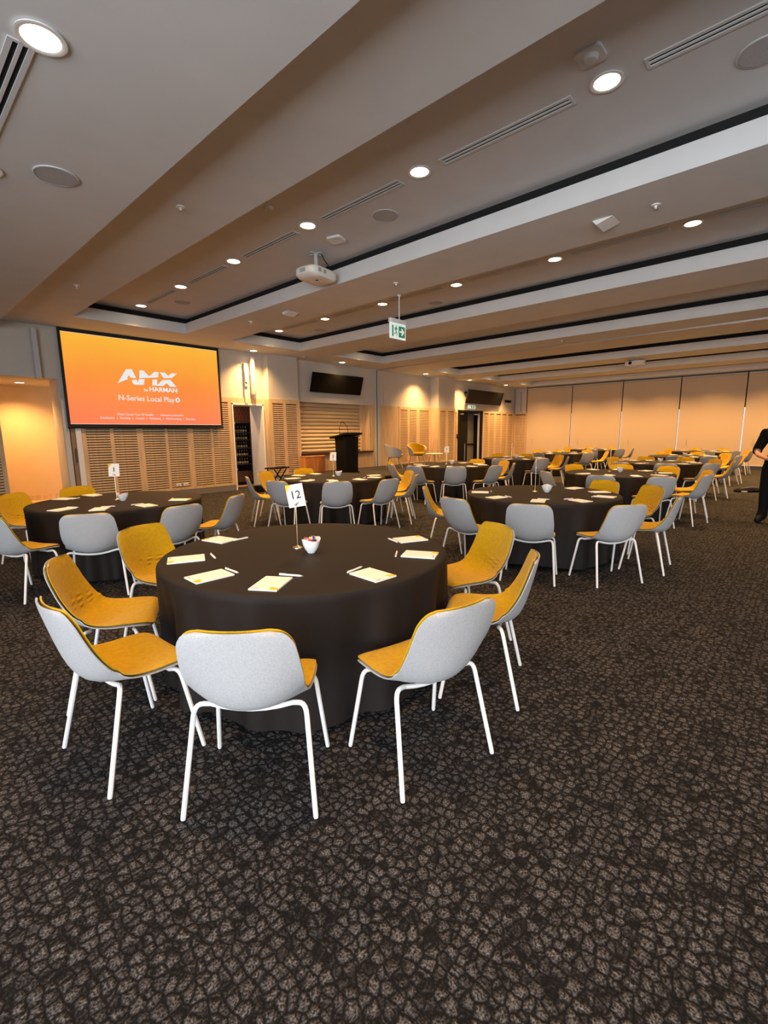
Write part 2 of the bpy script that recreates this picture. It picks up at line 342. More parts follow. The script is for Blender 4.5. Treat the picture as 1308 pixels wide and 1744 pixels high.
# serving hatch: counter, roller shutter made of slats
sh = tag(box('window_1', M_SLOT, 8.95, 11.98, 11.9, 11.93, 0.84, 2.46), kind='structure')
prof = []
ns = 13; hz = (2.46-0.91)/ns
sm = MB().add(*(lambda P: ([(x,y,z) for x in (8.96,11.72) for y,z in P], [(i,i+1,len(P)+i+1,len(P)+i) for i in range(len(P)-1)]))(
    [(11.87-0.035*sin(PI*k/8)**0.7, hz*k/8*0.94) for k in range(9)])).mesh('shutter_slat', M_SHUT, True)
for i in range(ns): link('shutter_slat', sm, sh, (0,0,0.91+hz*i))
box('guide_rail', M_WOOD, 11.72, 11.98, 11.78, 11.89, 0.9, 2.46, sh); box('guide_rail', M_WOOD, 8.95, 8.99, 11.75, 11.82, 0.9, 2.46, sh)
box('reveal_lining', M_WOOD, 11.93, 11.979, YW-0.02, 11.78, 0.9, 2.455, sh)
tag(MB().box(8.92,12.04,YW-0.10,11.88,0.842,0.90).build('serving_counter', mat('dark_stone', (0.05,0.02,0.015), 0.4)), 'dark counter ledge below the closed roller shutter', 'counter')

# stage platform
st = thing('stage_platform', 'low black carpeted stage along the wooden back wall', 'stage')
SX0, SX1, SY0, SZ = 7.98, 16.45, 8.75, 0.33
box('top_deck', M_STAGE, SX0, SX1, SY0, 11.19, SZ-0.05, SZ, st)
MB().box(SX0,SX1,SY0+0.01,SY0+0.03,0,SZ-0.051).box(SX0+0.01,SX0+0.03,SY0+0.03,11.15,0,SZ-0.051).box(SX1-0.03,SX1-0.01,SY0+0.03,11.15,0,SZ-0.051).build('skirt', M_BLACK, st)
MB().box(8.74,15.44,11.19,11.49,SZ-0.05,SZ).build('rear_deck', M_STAGE, st)

# right wall with roller blinds, x = 22.66
BY = [10.90, 8.66, 6.46, 4.27, 2.12, -0.05, -2.2, -4.35, -6.5]
wr = MB().box(X1,X1+0.3,10.92,YW,0,ZS)
for i in range(len(BY)-1):
    wr.box(X1,X1+0.02,BY[i+1]+0.02,BY[i]-0.02,0,ZS)
for y in BY: wr.box(X1,X1+0.02,y-0.02,y+0.02,0,0.45).box(X1,X1+0.02,y-0.02,y+0.02,2.35,ZS)
wr.box(X1,X1+0.02,Y0,BY[-1]-0.02,0,ZS)
wall_right = tag(wr.build('wall_right', M_DGREY), kind='structure')
for y in BY: box('mullion_head', M_GAP, X1-0.008, X1-0.001, y-0.02, y+0.02, 2.35, ZS-0.002, wall_right)
p_ = panel(0, 0.66, [(0.05,0.61)], y=0.0, single=False, parent=wall_right, pitch=0.075, slot=0.018)
p_.location = (X1-0.001, YW-0.03, 0); p_.rotation_euler = (0,0,rad(-90))
box('corner_lining', M_WALL, X1-0.012, X1-0.001, 10.95, 11.57, WT, ZS-0.01, wall_right)
box('corner_groove', M_GREY, X1-0.03, X1-0.012, 11.22, 11.28, WT+0.05, 3.5, wall_right)
for i in range(len(BY)-1):
    y1, y0 = BY[i]-0.02, BY[i+1]+0.02; yc = (y0+y1)/2
    t = thing('roller_blind', ORD[i]+' drawn beige roller blind counted from the wooden corner', 'blind', (X1-0.06, yc, 0), 0, 'drawn roller blinds on the far wall')
    w = (y1-y0)/2; g = MB()
    for k in range(9):       # very slight billow of the fabric
        pass
    n = 8; vs = []
    for a in range(n+1):
        for b in range(7):
            yy = -w+2*w*a/n; zz = 0.16+(3.56-0.16)*b/6
            vs.append((0.006*sin(3*a+i)*sin(b*PI/6), yy, zz))
    g.add(vs, [(a*7+b,(a+1)*7+b,(a+1)*7+b+1,a*7+b+1) for a in range(n) for b in range(6)])
    g.add([(x+0.012,y,z) for x,y,z in vs], [(a*7+b,a*7+b+1,(a+1)*7+b+1,(a+1)*7+b) for a in range(n) for b in range(6)])
    g.build('fabric', M_BLIND, t, True)
    MB().rbox(-0.02,0.025,-w,w,0.13,0.165,0.008).build('bottom_rail', M_LGREY, t)
    MB().tube([(0,-w,3.60),(0,w,3.60)], 0.035, 10).build('roller_tube', M_LGREY, t)
    MB().tube([(-0.03,w-0.35,0.9),(-0.03,w-0.35,1.12)], 0.006, 6).build('chain_weight', mat('chain', (0.35,0.26,0.18), 0.6), t)
# remaining walls with the daylight windows (behind and to the left of the camera)
def wall_with_windows(name, horiz, c, a0, a1, wins, z0=0.4, z1=3.1):
    g = MB(); t = 0.25; ZT = 4.1 if horiz else 3.5
    def bx(a, b, zz0, zz1): g.box(*( (a,b,c-t,c) if horiz else (c-t,c,a,b) ), zz0, zz1)
    cur = a0
    for wa, wb_ in wins:
        bx(cur, wa, 0, ZT); bx(wa, wb_, 0, z0); bx(wa, wb_, z1, ZT); cur = wb_
    bx(cur, a1, 0, ZT)
    return tag(g.build(name, M_WALL), kind='structure')
wl = [(-6.4+2.4*i, -6.4+2.4*i+2.1) for i in range(5)]
wr_ = [(-1.9+2.4*i, -1.9+2.4*i+2.1) for i in range(4)]
wall_with_windows('wall_left', False, X0, Y0, YW, wl)
wall_with_windows('wall_front', True, Y0, X0, X1, wr_)
k = 2
for wa, wb_ in wl:
    w = tag(MB().box(X0-0.2,X0-0.1,wa,wa+0.06,0.4,3.1).box(X0-0.2,X0-0.1,wb_-0.06,wb_,0.4,3.1).box(X0-0.2,X0-0.1,wa,wb_,0.4,0.46).box(X0-0.2,X0-0.1,wa,wb_,3.04,3.1).build('window_%d'%k, M_DGREY), kind='structure')
    box('pane', M_GLASS, X0-0.16, X0-0.15, wa+0.06, wb_-0.06, 0.46, 3.04, w); k += 1
for wa, wb_ in wr_:
    w = tag(MB().box(wa,wa+0.06,Y0-0.2,Y0-0.1,0.4,3.1).box(wb_-0.06,wb_,Y0-0.2,Y0-0.1,0.4,3.1).box(wa,wb_,Y0-0.2,Y0-0.1,0.4,0.46).box(wa,wb_,Y0-0.2,Y0-0.1,3.04,3.1).build('window_%d'%k, M_DGREY), kind='structure')
    box('pane', M_GLASS, wa+0.06, wb_-0.06, Y0-0.16, Y0-0.15, 0.46, 3.04, w); k += 1

# ------------------------------------------------------------------ projection screen
SCX, SCZ = 4.605, 2.69
sc = thing('projection_screen', 'lowered projection screen showing an orange slide on the back wall', 'screen', (SCX, 11.5, SCZ))
hw, hh = 1.745, 1.0
vis = MB().box(-hw+0.055,hw-0.055,-0.002,0.004,-hh+0.065,hh-0.09).build('image_area', M_SCREEN, sc)
MB().box(-hw,hw,0.005,0.012,-hh,hh-0.01).build('black_border', M_SCRBLK, sc)
MB().tube([(-hw,0.005,-hh-0.012),(hw,0.005,-hh-0.012)], 0.018, 8).build('bottom_bar', M_BLACK, sc)
for z_ in (hh-0.090, -hh+0.064): box('bright_edge', mat('projected_rim', (0.5,0.5,0.5), 0.9, emit=(1,0.75,0.55), es=0.7), -hw+0.052, hw-0.052, -0.003, -0.0005, z_-0.004, z_+0.004, vis)
logo = MB()
for P in ([(3.894,2.642),(4.096,2.957),(4.216,2.968),(4.293,2.785),(4.235,2.775),(4.167,2.789),(4.14,2.836),(4.106,2.777),(4.118,2.745),(4.033,2.709)],
          [(4.194,2.731),(4.301,2.749),(4.32,2.688),(4.35,2.763),(4.472,2.775),(4.448,2.641),(4.237,2.632),(4.208,2.669)],
          [(4.377,2.956),(4.468,2.96),(4.568,2.854),(4.605,2.857),(4.695,2.949),(4.799,2.958),(4.785,2.833),(4.513,2.804),(4.361,2.784)],
          [(4.649,2.775),(4.758,2.783),(4.744,2.678),(4.764,2.676),(4.881,2.785),(5.06,2.798),(5.202,2.643),(5.041,2.642),(4.967,2.716),(4.886,2.646),(4.634,2.642)],
          [(4.825,2.957),(4.943,2.953),(5.019,2.89),(5.104,2.953),(5.237,2.957),(5.1,2.844),(4.911,2.829)]):
    logo.xzprism([(x-SCX, z-SCZ) for x, z in P], -0.005, -0.003)
logo.build('logo', M_SCRTXT, vis)
def scr_text(txt, size, x, z, bold=0, width=None, m=M_SCRTXT):
    """one flat mesh per word"""
    me = text_mesh('slide_text', txt, size, m, 0.001, bold)
    bm = bmesh.new(); bm.from_mesh(me); seen = set(); isl = []
    for f in bm.faces:
        if f.index in seen: continue
        st_ = [f]; seen.add(f.index); cur = []
        while st_:
            g = st_.pop(); cur.append(g)
            for e in g.edges:
                for h in e.link_faces:
                    if h.index not in seen: seen.add(h.index); st_.append(h)
        xs = [v.co.x for g in cur for v in g.verts]; isl.append((min(xs), max(xs), cur))
    isl.sort(key=lambda q: q[0]); words = []
    for a, b, fs in isl:
        if words and a-words[-1][1] < 0.2*size: words[-1][1] = max(words[-1][1], b); words[-1][2] += fs
        else: words.append([a, b, list(fs)])
    k_ = width/(words[-1][1]-words[0][0]) if width else 1
    for a, b, fs in words:
        g = MB()
        for f in fs: g.add([v.co for v in f.verts], [tuple(range(len(f.verts)))])
        o = g.build('slide_text', m, vis, False, (x-SCX, -0.004, z-SCZ), (rad(90),0,0)); o.scale = (k_, 1, 1)
    bm.free(); bpy.data.meshes.remove(me)
scr_text('HARMAN', 0.135, 4.885, 2.552, 0.004, 0.645)
scr_text('by', 0.075, 4.485, 2.53, 0.002, 0.09)
scr_text('N-Series Local Play', 0.165, 4.50, 2.33, 0.001, 1.24)
scr_text('Please Contact Your AV Installer    •    www.amx.com/n-series', 0.066, 4.57, 1.972, 0, 1.48)
scr_text('Distribution   |   Switching   |   Control   |   Windowing   |   Web Processing   |   Recording', 0.066, 4.54, 1.888, 0, 2.12)
ring = MB()
n = 20
vs = [(5.199-SCX+r*cos(2*PI*i/n), y, 2.336-SCZ+r*sin(2*PI*i/n)) for y in (-0.005,-0.003) for r in (0.055,0.026) for i in range(n)]
ring.add(vs, [(i,(i+1)%n,n+(i+1)%n,n+i) for i in range(n)]+[(2*n+i,3*n+i,3*n+(i+1)%n,2*n+(i+1)%n) for i in range(n)]+[(i,2*n+i,2*n+(i+1)%n,(i+1)%n) for i in range(n)])
ring.build('play_symbol', M_SCRTXT, vis)

# ------------------------------------------------------------------ ceiling fittings
def downlight_proto(es_mat):
    t = thing('downlight', '', 'downlight')
    MB().lathe([(0.088,0.0),(0.112,-0.004),(0.115,-0.012),(0.100,-0.014),(0.088,-0.010)], 28, caps=False).build('trim_ring', M_WHITE, t, True)
    MB().lathe([(0.0,-0.009),(0.06,-0.010),(0.0885,-0.006)], 28).build('lens', es_mat, t, True)
    return t
dl = downlight_proto(M_LENS); dl_used = False
LD = bpy.data.lights.new('lamp', 'SPOT'); LD.energy = LAMP_W; LD.color = LAMP_COL; LD.spot_size = rad(118); LD.spot_blend = 1.0; LD.shadow_soft_size = 0.07
LDS = bpy.data.lights.new('lamp', 'SPOT'); LDS.energy = LAMP_W*1.2; LDS.color = LAMP_COL; LDS.spot_size = rad(125); LDS.spot_blend = 1.0; LDS.shadow_soft_size = 0.06
def downlight(x, y, z, label, group, data=LD):
    global dl_used
    t = dl if not dl_used else copy_tree(dl); dl_used = True
    t.location = (x, y, z); tag(t, label, 'downlight', group)
    l = bpy.data.objects.new('lamp', data); C.objects.link(l); l.parent = t; l.location = (0, 0, -0.03)
    for ch in t.children:
        pass
    return t
ORD = ['first','second','third','fourth','fifth','sixth','seventh','eighth','ninth','tenth','eleventh','twelfth']
# protos first, so that copies never copy the lamp
LDF = LD.copy(); LDF.energy = LAMP_W*1.6
LDN = LD.copy(); LDN.energy = LAMP_W*0.40
CX = [3.95, 7.16, 10.30, 14.75, 17.87, 21.1]
lens_children = list(dl.children)
def new_downlight(x, y, z, label, group, data):
    global dl_used
    if not dl_used: t = dl; dl_used = True
    else:
        t = dl.copy(); C.objects.link(t)
        for ch in lens_children:
            c = ch.copy(); C.objects.link(c); c.parent = t
    t.location = (x, y, z); tag(t, label, 'downlight', group)
    l = bpy.data.objects.new('lamp', data); C.objects.link(l); l.parent = t; l.location = (0, 0, -0.03)
for ci, cx in enumerate(CX):
    for k in range(8):
        y = 9.99-1.72*k
        vis_ = ORD[k]+' glowing downlight from the back wall in the '+ORD[ci]+' ceiling tray'
        new_downlight(cx, y, ZC, vis_, 'downlights in the ceiling trays', LDF if ci > 2 else LDN if (ci < 2 and y < 4) else LD)
for k in range(5):
    new_downlight(0.86, 3.12-1.72*(k-2), 3.5, 'large round downlight in the low ceiling at the near left' if k == 2 else ORD[k]+' downlight of the low ceiling at the left', 'downlights in the low ceiling', LDN)
for i, (x, y) in enumerate([(7.18,11.19),(10.26,11.1),(14.44,11.05),(17.47,11.04),(20.56,11.0)]):
    new_downlight(x, y, ZS, ['small downlight in the soffit above the service doorway','small downlight in the soffit above the first wall display','small downlight in the soffit above the stage armchairs','small downlight in the soffit above the black double door','small downlight in the soffit above the second wall display'][i], 'soffit downlights along the back wall', LDS)
LDP = bpy.data.lights.new('lamp', 'SPOT'); LDP.energy = LAMP_W*0.75; LDP.color = (1.0,0.52,0.18); LDP.spot_size = rad(140); LDP.spot_blend = 0.8; LDP.shadow_soft_size = 0.07
new_downlight(2.39, 12.84, 2.66, 'small downlight in the low passage ceiling at the far left', 'passage downlights', LDP)
LDV = bpy.data.lights.new('lamp', 'SPOT'); LDV.energy = 70; LDV.color = (1.0,0.6,0.3); LDV.spot_size = rad(150); LDV.spot_blend = 0.8; LDV.shadow_soft_size = 0.07
new_downlight(6.9, 12.5, 2.9, 'small downlight in the room behind the service doorway', 'passage downlights', LDV)

# slot diffusers between the lights of the first tray (and the low ceiling)
def slot_diffuser(x, y0, y1, z, label):
    t = thing('slot_diffuser', label, 'air vent', (x, (y0+y1)/2, z), 0, 'linear air slots in the ceiling'); L = (y1-y0)/2; w = 0.06
    MB().box(-w,w,-L,L,-0.001,0.0).build('plenum', M_GAP, t)
    for a, b in ((-w,-0.034),(-0.009,0.009),(0.034,w)):
        MB().box(a,b,-L+0.02,L-0.02,-0.009,-0.001).build('blade', M_CEIL, t)
    for s in (-1, 1): MB().box(-w,w,min(s*L,s*(L-0.02)),max(s*L,s*(L-0.02)),-0.009,-0.001).build('end_cap', M_CEIL, t)
for k in range(6):
    y = 9.99-1.72*k
    slot_diffuser(3.97, y-0.86-0.61, y-0.86+0.61, ZC, ORD[k]+' double air slot from the back wall in the first ceiling tray')
for k in range(6):
    y = 9.99-1.72*k
    slot_diffuser(7.14, y-0.86-0.62, y-0.86+0.62, ZC, ORD[k]+' air slot from the back wall in the second ceiling tray')
slot_diffuser(0.80, 3.22, 4.46, 3.5, 'wide double air slot in the low ceiling at upper left')
def ceiling_speaker(x, y, z, label):
    t = thing('ceiling_speaker', label, 'speaker', (x,y,z), 0, 'round ceiling speakers')
    MB().lathe([(0.143,0),(0.152,-0.003),(0.152,-0.009),(0.143,-0.011)], 32, caps=False).build('rim', M_CEIL, t, True)
    MB().lathe([(0.0,-0.008),(0.142,-0.008)], 32, caps=False).build('grille', mat('speaker_mesh', (0.42,0.41,0.41), 0.8, noise=0.2, nscale=300), t)
for x, y, z, l in [(1.26,4.58,3.5,'round speaker grille in the low ceiling at the left'),(4.40,3.97,ZC,'round speaker grille near the projector in the first ceiling tray'),(4.39,9.17,ZC,'round speaker grille near the screen end of the first ceiling tray'),
                   (4.38,0.53,ZC,'round speaker grille at the upper right edge of the picture'),(7.82,5.74,ZC,'round speaker grille in the second ceiling tray behind the exit sign'),(7.8,9.2,ZC,'round speaker grille at the wall end of the second ceiling tray')]:
    ceiling_speaker(x, y, z, l)
def sprinkler(x, y, label, z=ZS):
    t = thing('sprinkler_head', label, 'sprinkler', (x,y,z), 0, 'sprinkler heads under the beams')
    MB().lathe([(0.0,0),(0.042,0),(0.040,-0.008),(0.015,-0.012),(0.010,-0.035),(0.0,-0.035)], 16).build('escutcheon', M_WHITE, t, True)
    MB().lathe([(0.0,-0.046),(0.022,-0.046),(0.022,-0.049),(0.0,-0.05)], 12).build('deflector', M_ALU, t)
    MB().tube([(0.012,0,-0.03),(0.014,0,-0.047)], 0.003, 5).tube([(-0.012,0,-0.03),(-0.014,0,-0.047)], 0.003, 5).build('yoke', M_ALU, t)
for x, y, l in [(2.34,4.78,'sprinkler head under the first beam, the nearer one'),(2.36,8.22,'sprinkler head under the first beam, nearer the screen'),(5.51,1.40,'sprinkler head under the second beam by the recessed box'),
                (5.56,4.81,'sprinkler head under the second beam above the exit sign'),(5.36,8.39,'sprinkler head under the second beam near the wall'),(8.7,11.0,'sprinkler head in the soffit left of the wall display'),(11.70,4.82,'sprinkler head under the third broad beam')]:
    sprinkler(x, y, l)
def recess_box(x, y, label):
    t = thing('recessed_camera_box', label, 'ceiling box', (x,y,ZS), 0, 'recessed boxes in the second beam')
    MB().box(-0.12,0.12,-0.10,0.10,-0.003,-0.0005).build('cover_plate', M_WHITE, t)
    MB().add([(-0.12,-0.10,-0.003),(0.12,-0.10,-0.003),(0.12,0.06,-0.05),(-0.12,0.06,-0.05),(0.12,0.10,-0.003),(-0.12,0.10,-0.003)], [(0,1,2,3),(3,2,4,5),(0,3,5),(1,4,2)]).build('angled_hood', M_WHITE, t)
recess_box(5.57, 1.88, 'white angled box let into the second beam at the right'); recess_box(5.5, 7.3, 'white angled box let into the second beam near the wall')
t = thing('smoke_detector', 'square clear-edged detector beside the brightest ceiling light', 'detector', (3.62,1.39,ZC))
MB().rbox(-0.085,0.085,-0.085,0.085,-0.02,0,0.03).build('base', M_CEIL, t); MB().lathe([(0.0,-0.045),(0.04,-0.042),(0.055,-0.02)], 16).build('dome', M_LGREY, t, True)
t = thing('smoke_detector', 'faint round detector near the edge of the first beam', 'detector', (3.37,4.8,ZC))
MB().lathe([(0.0,-0.03),(0.04,-0.028),(0.06,0.0)], 20).build('cover', M_CEIL, t, True); MB().lathe([(0.0,-0.034),(0.015,-0.033),(0.018,-0.028)], 12).build('sensor', M_LGREY, t)
t = thing('access_point', 'flat white wireless box on the ceiling beside the projector', 'access point', (4.44,4.86,ZC), 0.3)
MB().rbox(-0.10,0.10,-0.10,0.10,-0.035,-0.006,0.03).build('housing', M_WHITE, t, True); MB().rbox(-0.07,0.07,-0.07,0.07,-0.006,0,0.02).build('mounting_plate', M_LGREY, t)

# projectors
def projector(x, y, ztop, drop, rz, label, name='ceiling_projector'):
    t = thing(name, label, 'projector', (x,y,ztop), rz)
    pl = MB(); [pl.add([], []) for _ in range(1)]
    MB().box(-0.10,0.10,-0.015,0.015,-0.012,0).box(-0.015,0.015,-0.10,0.10,-0.012,0).build('ceiling_plate', M_LGREY, t)
    MB().tube([(0,0,-0.01),(0,0,-drop)], 0.028, 12).lathe([(0.07,-drop-0.0),(0.07,-drop-0.02)], 12).build('pole', M_LGREY, t, True)
    b = MB(); n = 40; prof = [(0.55,0.0),(0.93,-0.008),(1.0,-0.03),(1.0,-0.10),(0.90,-0.13),(0.6,-0.145),(0.0,-0.148)]
    vs = []
    for s_, z in prof:
        for i in range(n):
            a = 2*PI*i/n; ca, sa = cos(a), sin(a)
            r = 1/(abs(ca)**4.0+abs(sa)**4.0)**(1/4.0)
            vs.append((0.28*s_*ca*r, 0.20*s_*sa*r, -drop-0.022+z))
    b.add(vs, [(j*n+i,j*n+(i+1)%n,(j+1)*n+(i+1)%n,(j+1)*n+i) for j in range(len(prof)-1) for i in range(n)]+[tuple(range(n))])
    body = b.build('body', mat('projector_white', (0.80,0.77,0.70), 0.4), t, True)
    z = -drop-0.09
    MB().lathe([(0.0,0.0),(0.045,0.0),(0.05,0.025),(0.035,0.03),(0.03,0.012),(0.0,0.01)], 16).build('lens', M_BLACK, t, True, (0.10,0.19,z), (rad(-90),0,0))
    for q in (-0.15,-0.05): box('vent', M_GREY, q-0.03, q+0.03, -0.202, -0.199, z-0.02, z+0.03, t)
    box('vent', M_GREY, -0.282, -0.279, -0.05, 0.05, z-0.02, z+0.03, t)
    MB().lathe([(0.0,-0.004),(0.018,-0.004),(0.018,0.0)], 12).build('sensor', M_BLACK, t, False, (-0.05,-0.05,-drop-0.170))
    MB().tube(bez((0.08,-0.04,-0.004),(0.10,-0.08,-drop*0.5),(0.20,-0.06,-drop*0.6),8)+bez((0.20,-0.06,-drop*0.6),(0.13,-0.05,-drop*0.8),(0.14,-0.05,-drop-0.02),6)[1:], 0.007, 6).build('cable', M_BLACK, t, True)
    return t
projector(4.60, 5.47, ZC, 0.20, rad(8), 'white projector hanging on a short pole above the middle of the room')
projector(16.45, 4.4, ZS, 0.02, rad(90), 'distant white projector close under the beams before the blinds')

# hanging exit sign
def running_man(b, s, x0, z0, y0, y1):
    P = lambda pts: b.xzprism([(x0+x*s, z0+z*s) for x, z in pts], y0, y1)
    P([(0.02+0.06*cos(a*PI/4), 0.40+0.06*sin(a*PI/4)) for a in range(8)])
    P([(-0.06,0.32),(0.08,0.30),(0.03,0.0),(-0.10,0.03)]); P([(0.08,0.30),(0.22,0.18),(0.19,0.13),(0.05,0.22)]); P([(-0.06,0.32),(-0.20,0.22),(-0.17,0.10),(-0.13,0.12),(-0.14,0.20),(-0.04,0.26)])
    P([(0.03,0.02),(0.14,-0.14),(0.13,-0.34),(0.07,-0.34),(0.08,-0.16),(-0.03,-0.02)]); P([(-0.02,0.02),(-0.08,-0.16),(-0.26,-0.20),(-0.26,-0.26),(-0.04,-0.22),(0.04,-0.02)])
es = thing('exit_sign', 'hanging green exit sign with running figure and arrow', 'exit sign', (6.02,5.18,0), 0)
MB().tube([(0.04,0,3.30),(0.04,0,3.679)], 0.009, 8).lathe([(0.03,3.665),(0.03,3.679)], 12, 0.04, 0).build('rod', M_WHITE, es, True)
MB().rbox(-0.20,0.20,-0.035,0.035,3.24,3.30,0.02).build('housing', M_WHITE, es, True)
ds = MB().box(-0.185,0.185,-0.014,0.014,3.00,3.24).build('diffuser', M_EXITW, es)
MB().box(-0.15,-0.12,-0.017,-0.0142,3.03,3.20).box(0.01,0.165,-0.017,-0.0142,3.03,3.20).build('green_field', M_GREEN, ds)
b = MB(); running_man(b, 0.19, -0.055, 3.115, -0.017, -0.0142); b.build('running_figure', M_GREEN, ds)
MB().xzprism([(0.03,3.13),(0.09,3.13),(0.065,3.17),(0.095,3.17),(0.145,3.117),(0.095,3.062),(0.065,3.062),(0.09,3.104),(0.03,3.104)], -0.019, -0.0172).build('arrow', M_EXITW, ds)
es2 = thing('exit_sign', 'small white sign with green figures above the black double door', 'exit sign', (18.52,YW,2.625))
MB().box(-0.28,0.28,-0.05,-0.002,-0.075,0.075).build('panel', M_EXITW, es2)
MB().box(-0.08,0.0,-0.053,-0.0505,-0.055,0.055).box(0.10,0.18,-0.053,-0.0505,-0.055,0.055).build('green_figures', M_GREEN, es2)

# ------------------------------------------------------------------ wall fittings
def tv(x0b, x1b, x0t, x1t, zb, zt, label):
    t = thing('wall_display', label, 'display', ((x0b+x1b)/2, YW, (zb+zt)/2))
    w = (x1b-x0b)/2; h = (zt-zb)/2; a = math.atan2(0.17, 0.60)
    o = MB().box(-w,w,-0.03,0.03,-h*1.03,h*1.03).build('screen', M_TV, t, False, (0,-0.22,0), (a,0,0))
    MB().box(-w+0.012,w-0.012,-0.033,-0.0305,-h*1.0,h*1.0).build('glass', mat('tv_black', (0.003,0.003,0.003), 0.4, spec=0.15), o)
    MB().box(-0.2,0.2,-0.03,0,-0.2,0.2).tube([(0,-0.02,0),(0,-0.2,0)], 0.03, 8).build('bracket', M_DGREY, t)
tv(9.25,11.36,0,0,2.76,3.33,'wide black wall display tilted above the roller shutter')
tv(17.85,20.88,0,0,2.77,3.34,'wide black wall display tilted above the black double door')
def wspk(x, z0, z1, w, m, label):
    t = thing('column_speaker', label, 'speaker', (x, YW, (z0+z1)/2)); h = (z1-z0)/2
    MB().rbox(-w,w,-0.16,-0.06,-h,h,0.02).build('cabinet', m, t, True)
    MB().rbox(-w*0.8,w*0.8,-0.164,-0.1605,-h+0.03,h-0.03,0.001).build('grille', M_LGREY, t)
    MB().box(-0.02,0.02,-0.06,0,-0.05,0.05).build('bracket', M_DGREY, t)
wspk(2.46, 2.63, 3.58, 0.05, M_LGREY, 'tall slim wall speaker left of the projection screen')
wspk(7.30, 2.58, 3.55, 0.055, M_WALL, 'tall slim wall speaker right of the projection screen')
t = thing('cable_duct', 'grey cable box and duct above the service doorway', 'duct', (7.11,YW,0))
MB().box(-0.04,0.04,-0.09,0,2.78,3.38).build('box_cover', M_GREY, t); MB().box(-0.045,0.045,-0.06,0,2.34,2.779).build('duct', M_LGREY, t); MB().box(-0.03,0.03,-0.11,-0.091,2.9,3.15).build('connector', M_WHITE, t)
t = thing('wall_camera', 'small black box on the wall right of the second display', 'camera', (21.8,YW,3.0)); MB().rbox(-0.26,0.26,-0.12,-0.03,-0.055,0.055,0.02).build('body', M_BLACK, t); MB().box(-0.05,0.05,-0.03,0,-0.04,0.04).build('mount', M_BLACK, t)
t = thing('wall_camera', 'tiny black camera left of the second display', 'camera', (17.95,YW,3.22)); MB().rbox(-0.05,0.05,-0.12,-0.03,-0.05,0.05,0.02).build('body', M_BLACK, t); MB().box(-0.02,0.02,-0.03,0,-0.03,0.03).build('mount', M_BLACK, t)
t = thing('card_reader', 'black card reader left of the double door', 'card reader', (17.39,YW-0.034,1.34)); MB().rbox(-0.055,0.055,-0.03,0,-0.09,0.09,0.008).build('body', M_BLACK, t); MB().box(-0.03,0.03,-0.032,-0.0302,0.02,0.06).build('display', M_DGREY, t)
t = thing('wall_socket', 'pair of white power sockets low on the slotted panel under the screen', 'socket', (5.18,YW-0.034,0.285))
for s in (-0.09, 0.09):
    p_ = MB().rbox(s-0.06,s+0.06,-0.012,0,-0.04,0.04,0.004).build('faceplate', M_WHITE, t); box('outlet', M_GREY, s-0.03, s+0.03, -0.014, -0.0122, -0.015, 0.012, p_)

# ------------------------------------------------------------------ chair
SHELL = [(0.232,0.428),(0.20,0.446),(0.12,0.447),(0.02,0.438),(-0.07,0.430),(-0.135,0.437),(-0.182,0.468),(-0.213,0.525),(-0.236,0.60),(-0.258,0.69),(-0.276,0.77),(-0.285,0.815)]
HALFW = [0.205,0.225,0.235,0.236,0.232,0.226,0.224,0.228,0.230,0.224,0.212,0.200]
CURV = [0.004,0.010,0.018,0.030,0.055,0.085,0.088,0.075,0.060,0.045,0.034,0.028]
def resample(n):
    P = [Vector((x,0,z)) for x, z in SHELL]; d = [0]
    for i in range(1, len(P)): d.append(d[-1]+(P[i]-P[i-1]).length)
    T = d[-1]; out = []
    ss = [T*(0.5-0.5*cos(PI*k/(n-1)))*0.6+T*(k/(n-1))*0.4 for k in range(n)]
    def cr(a, i, t):
        p0, p1, p2, p3 = a[max(i-1,0)], a[i], a[i+1], a[min(i+2,len(a)-1)]
        return 0.5*((2*p1)+(p2-p0)*t+(2*p0-5*p1+4*p2-p3)*t*t+(3*p1-p0-3*p2+p3)*t**3)
    for s in ss:
        i = max(j for j in range(len(d)-1) if d[j] <= s+1e-9); t = (s-d[i])/(d[i+1]-d[i])
        p = cr(P, i, t); w = cr(HALFW, i, t); c = cr(CURV, i, t)
        e = min(s, T-s); r = 0.068 if s > T/2 else 0.06
        if e < r: w = w-r+math.sqrt(max(0, r*r-(r-e)**2))
        out.append((p, w, c))
    return out
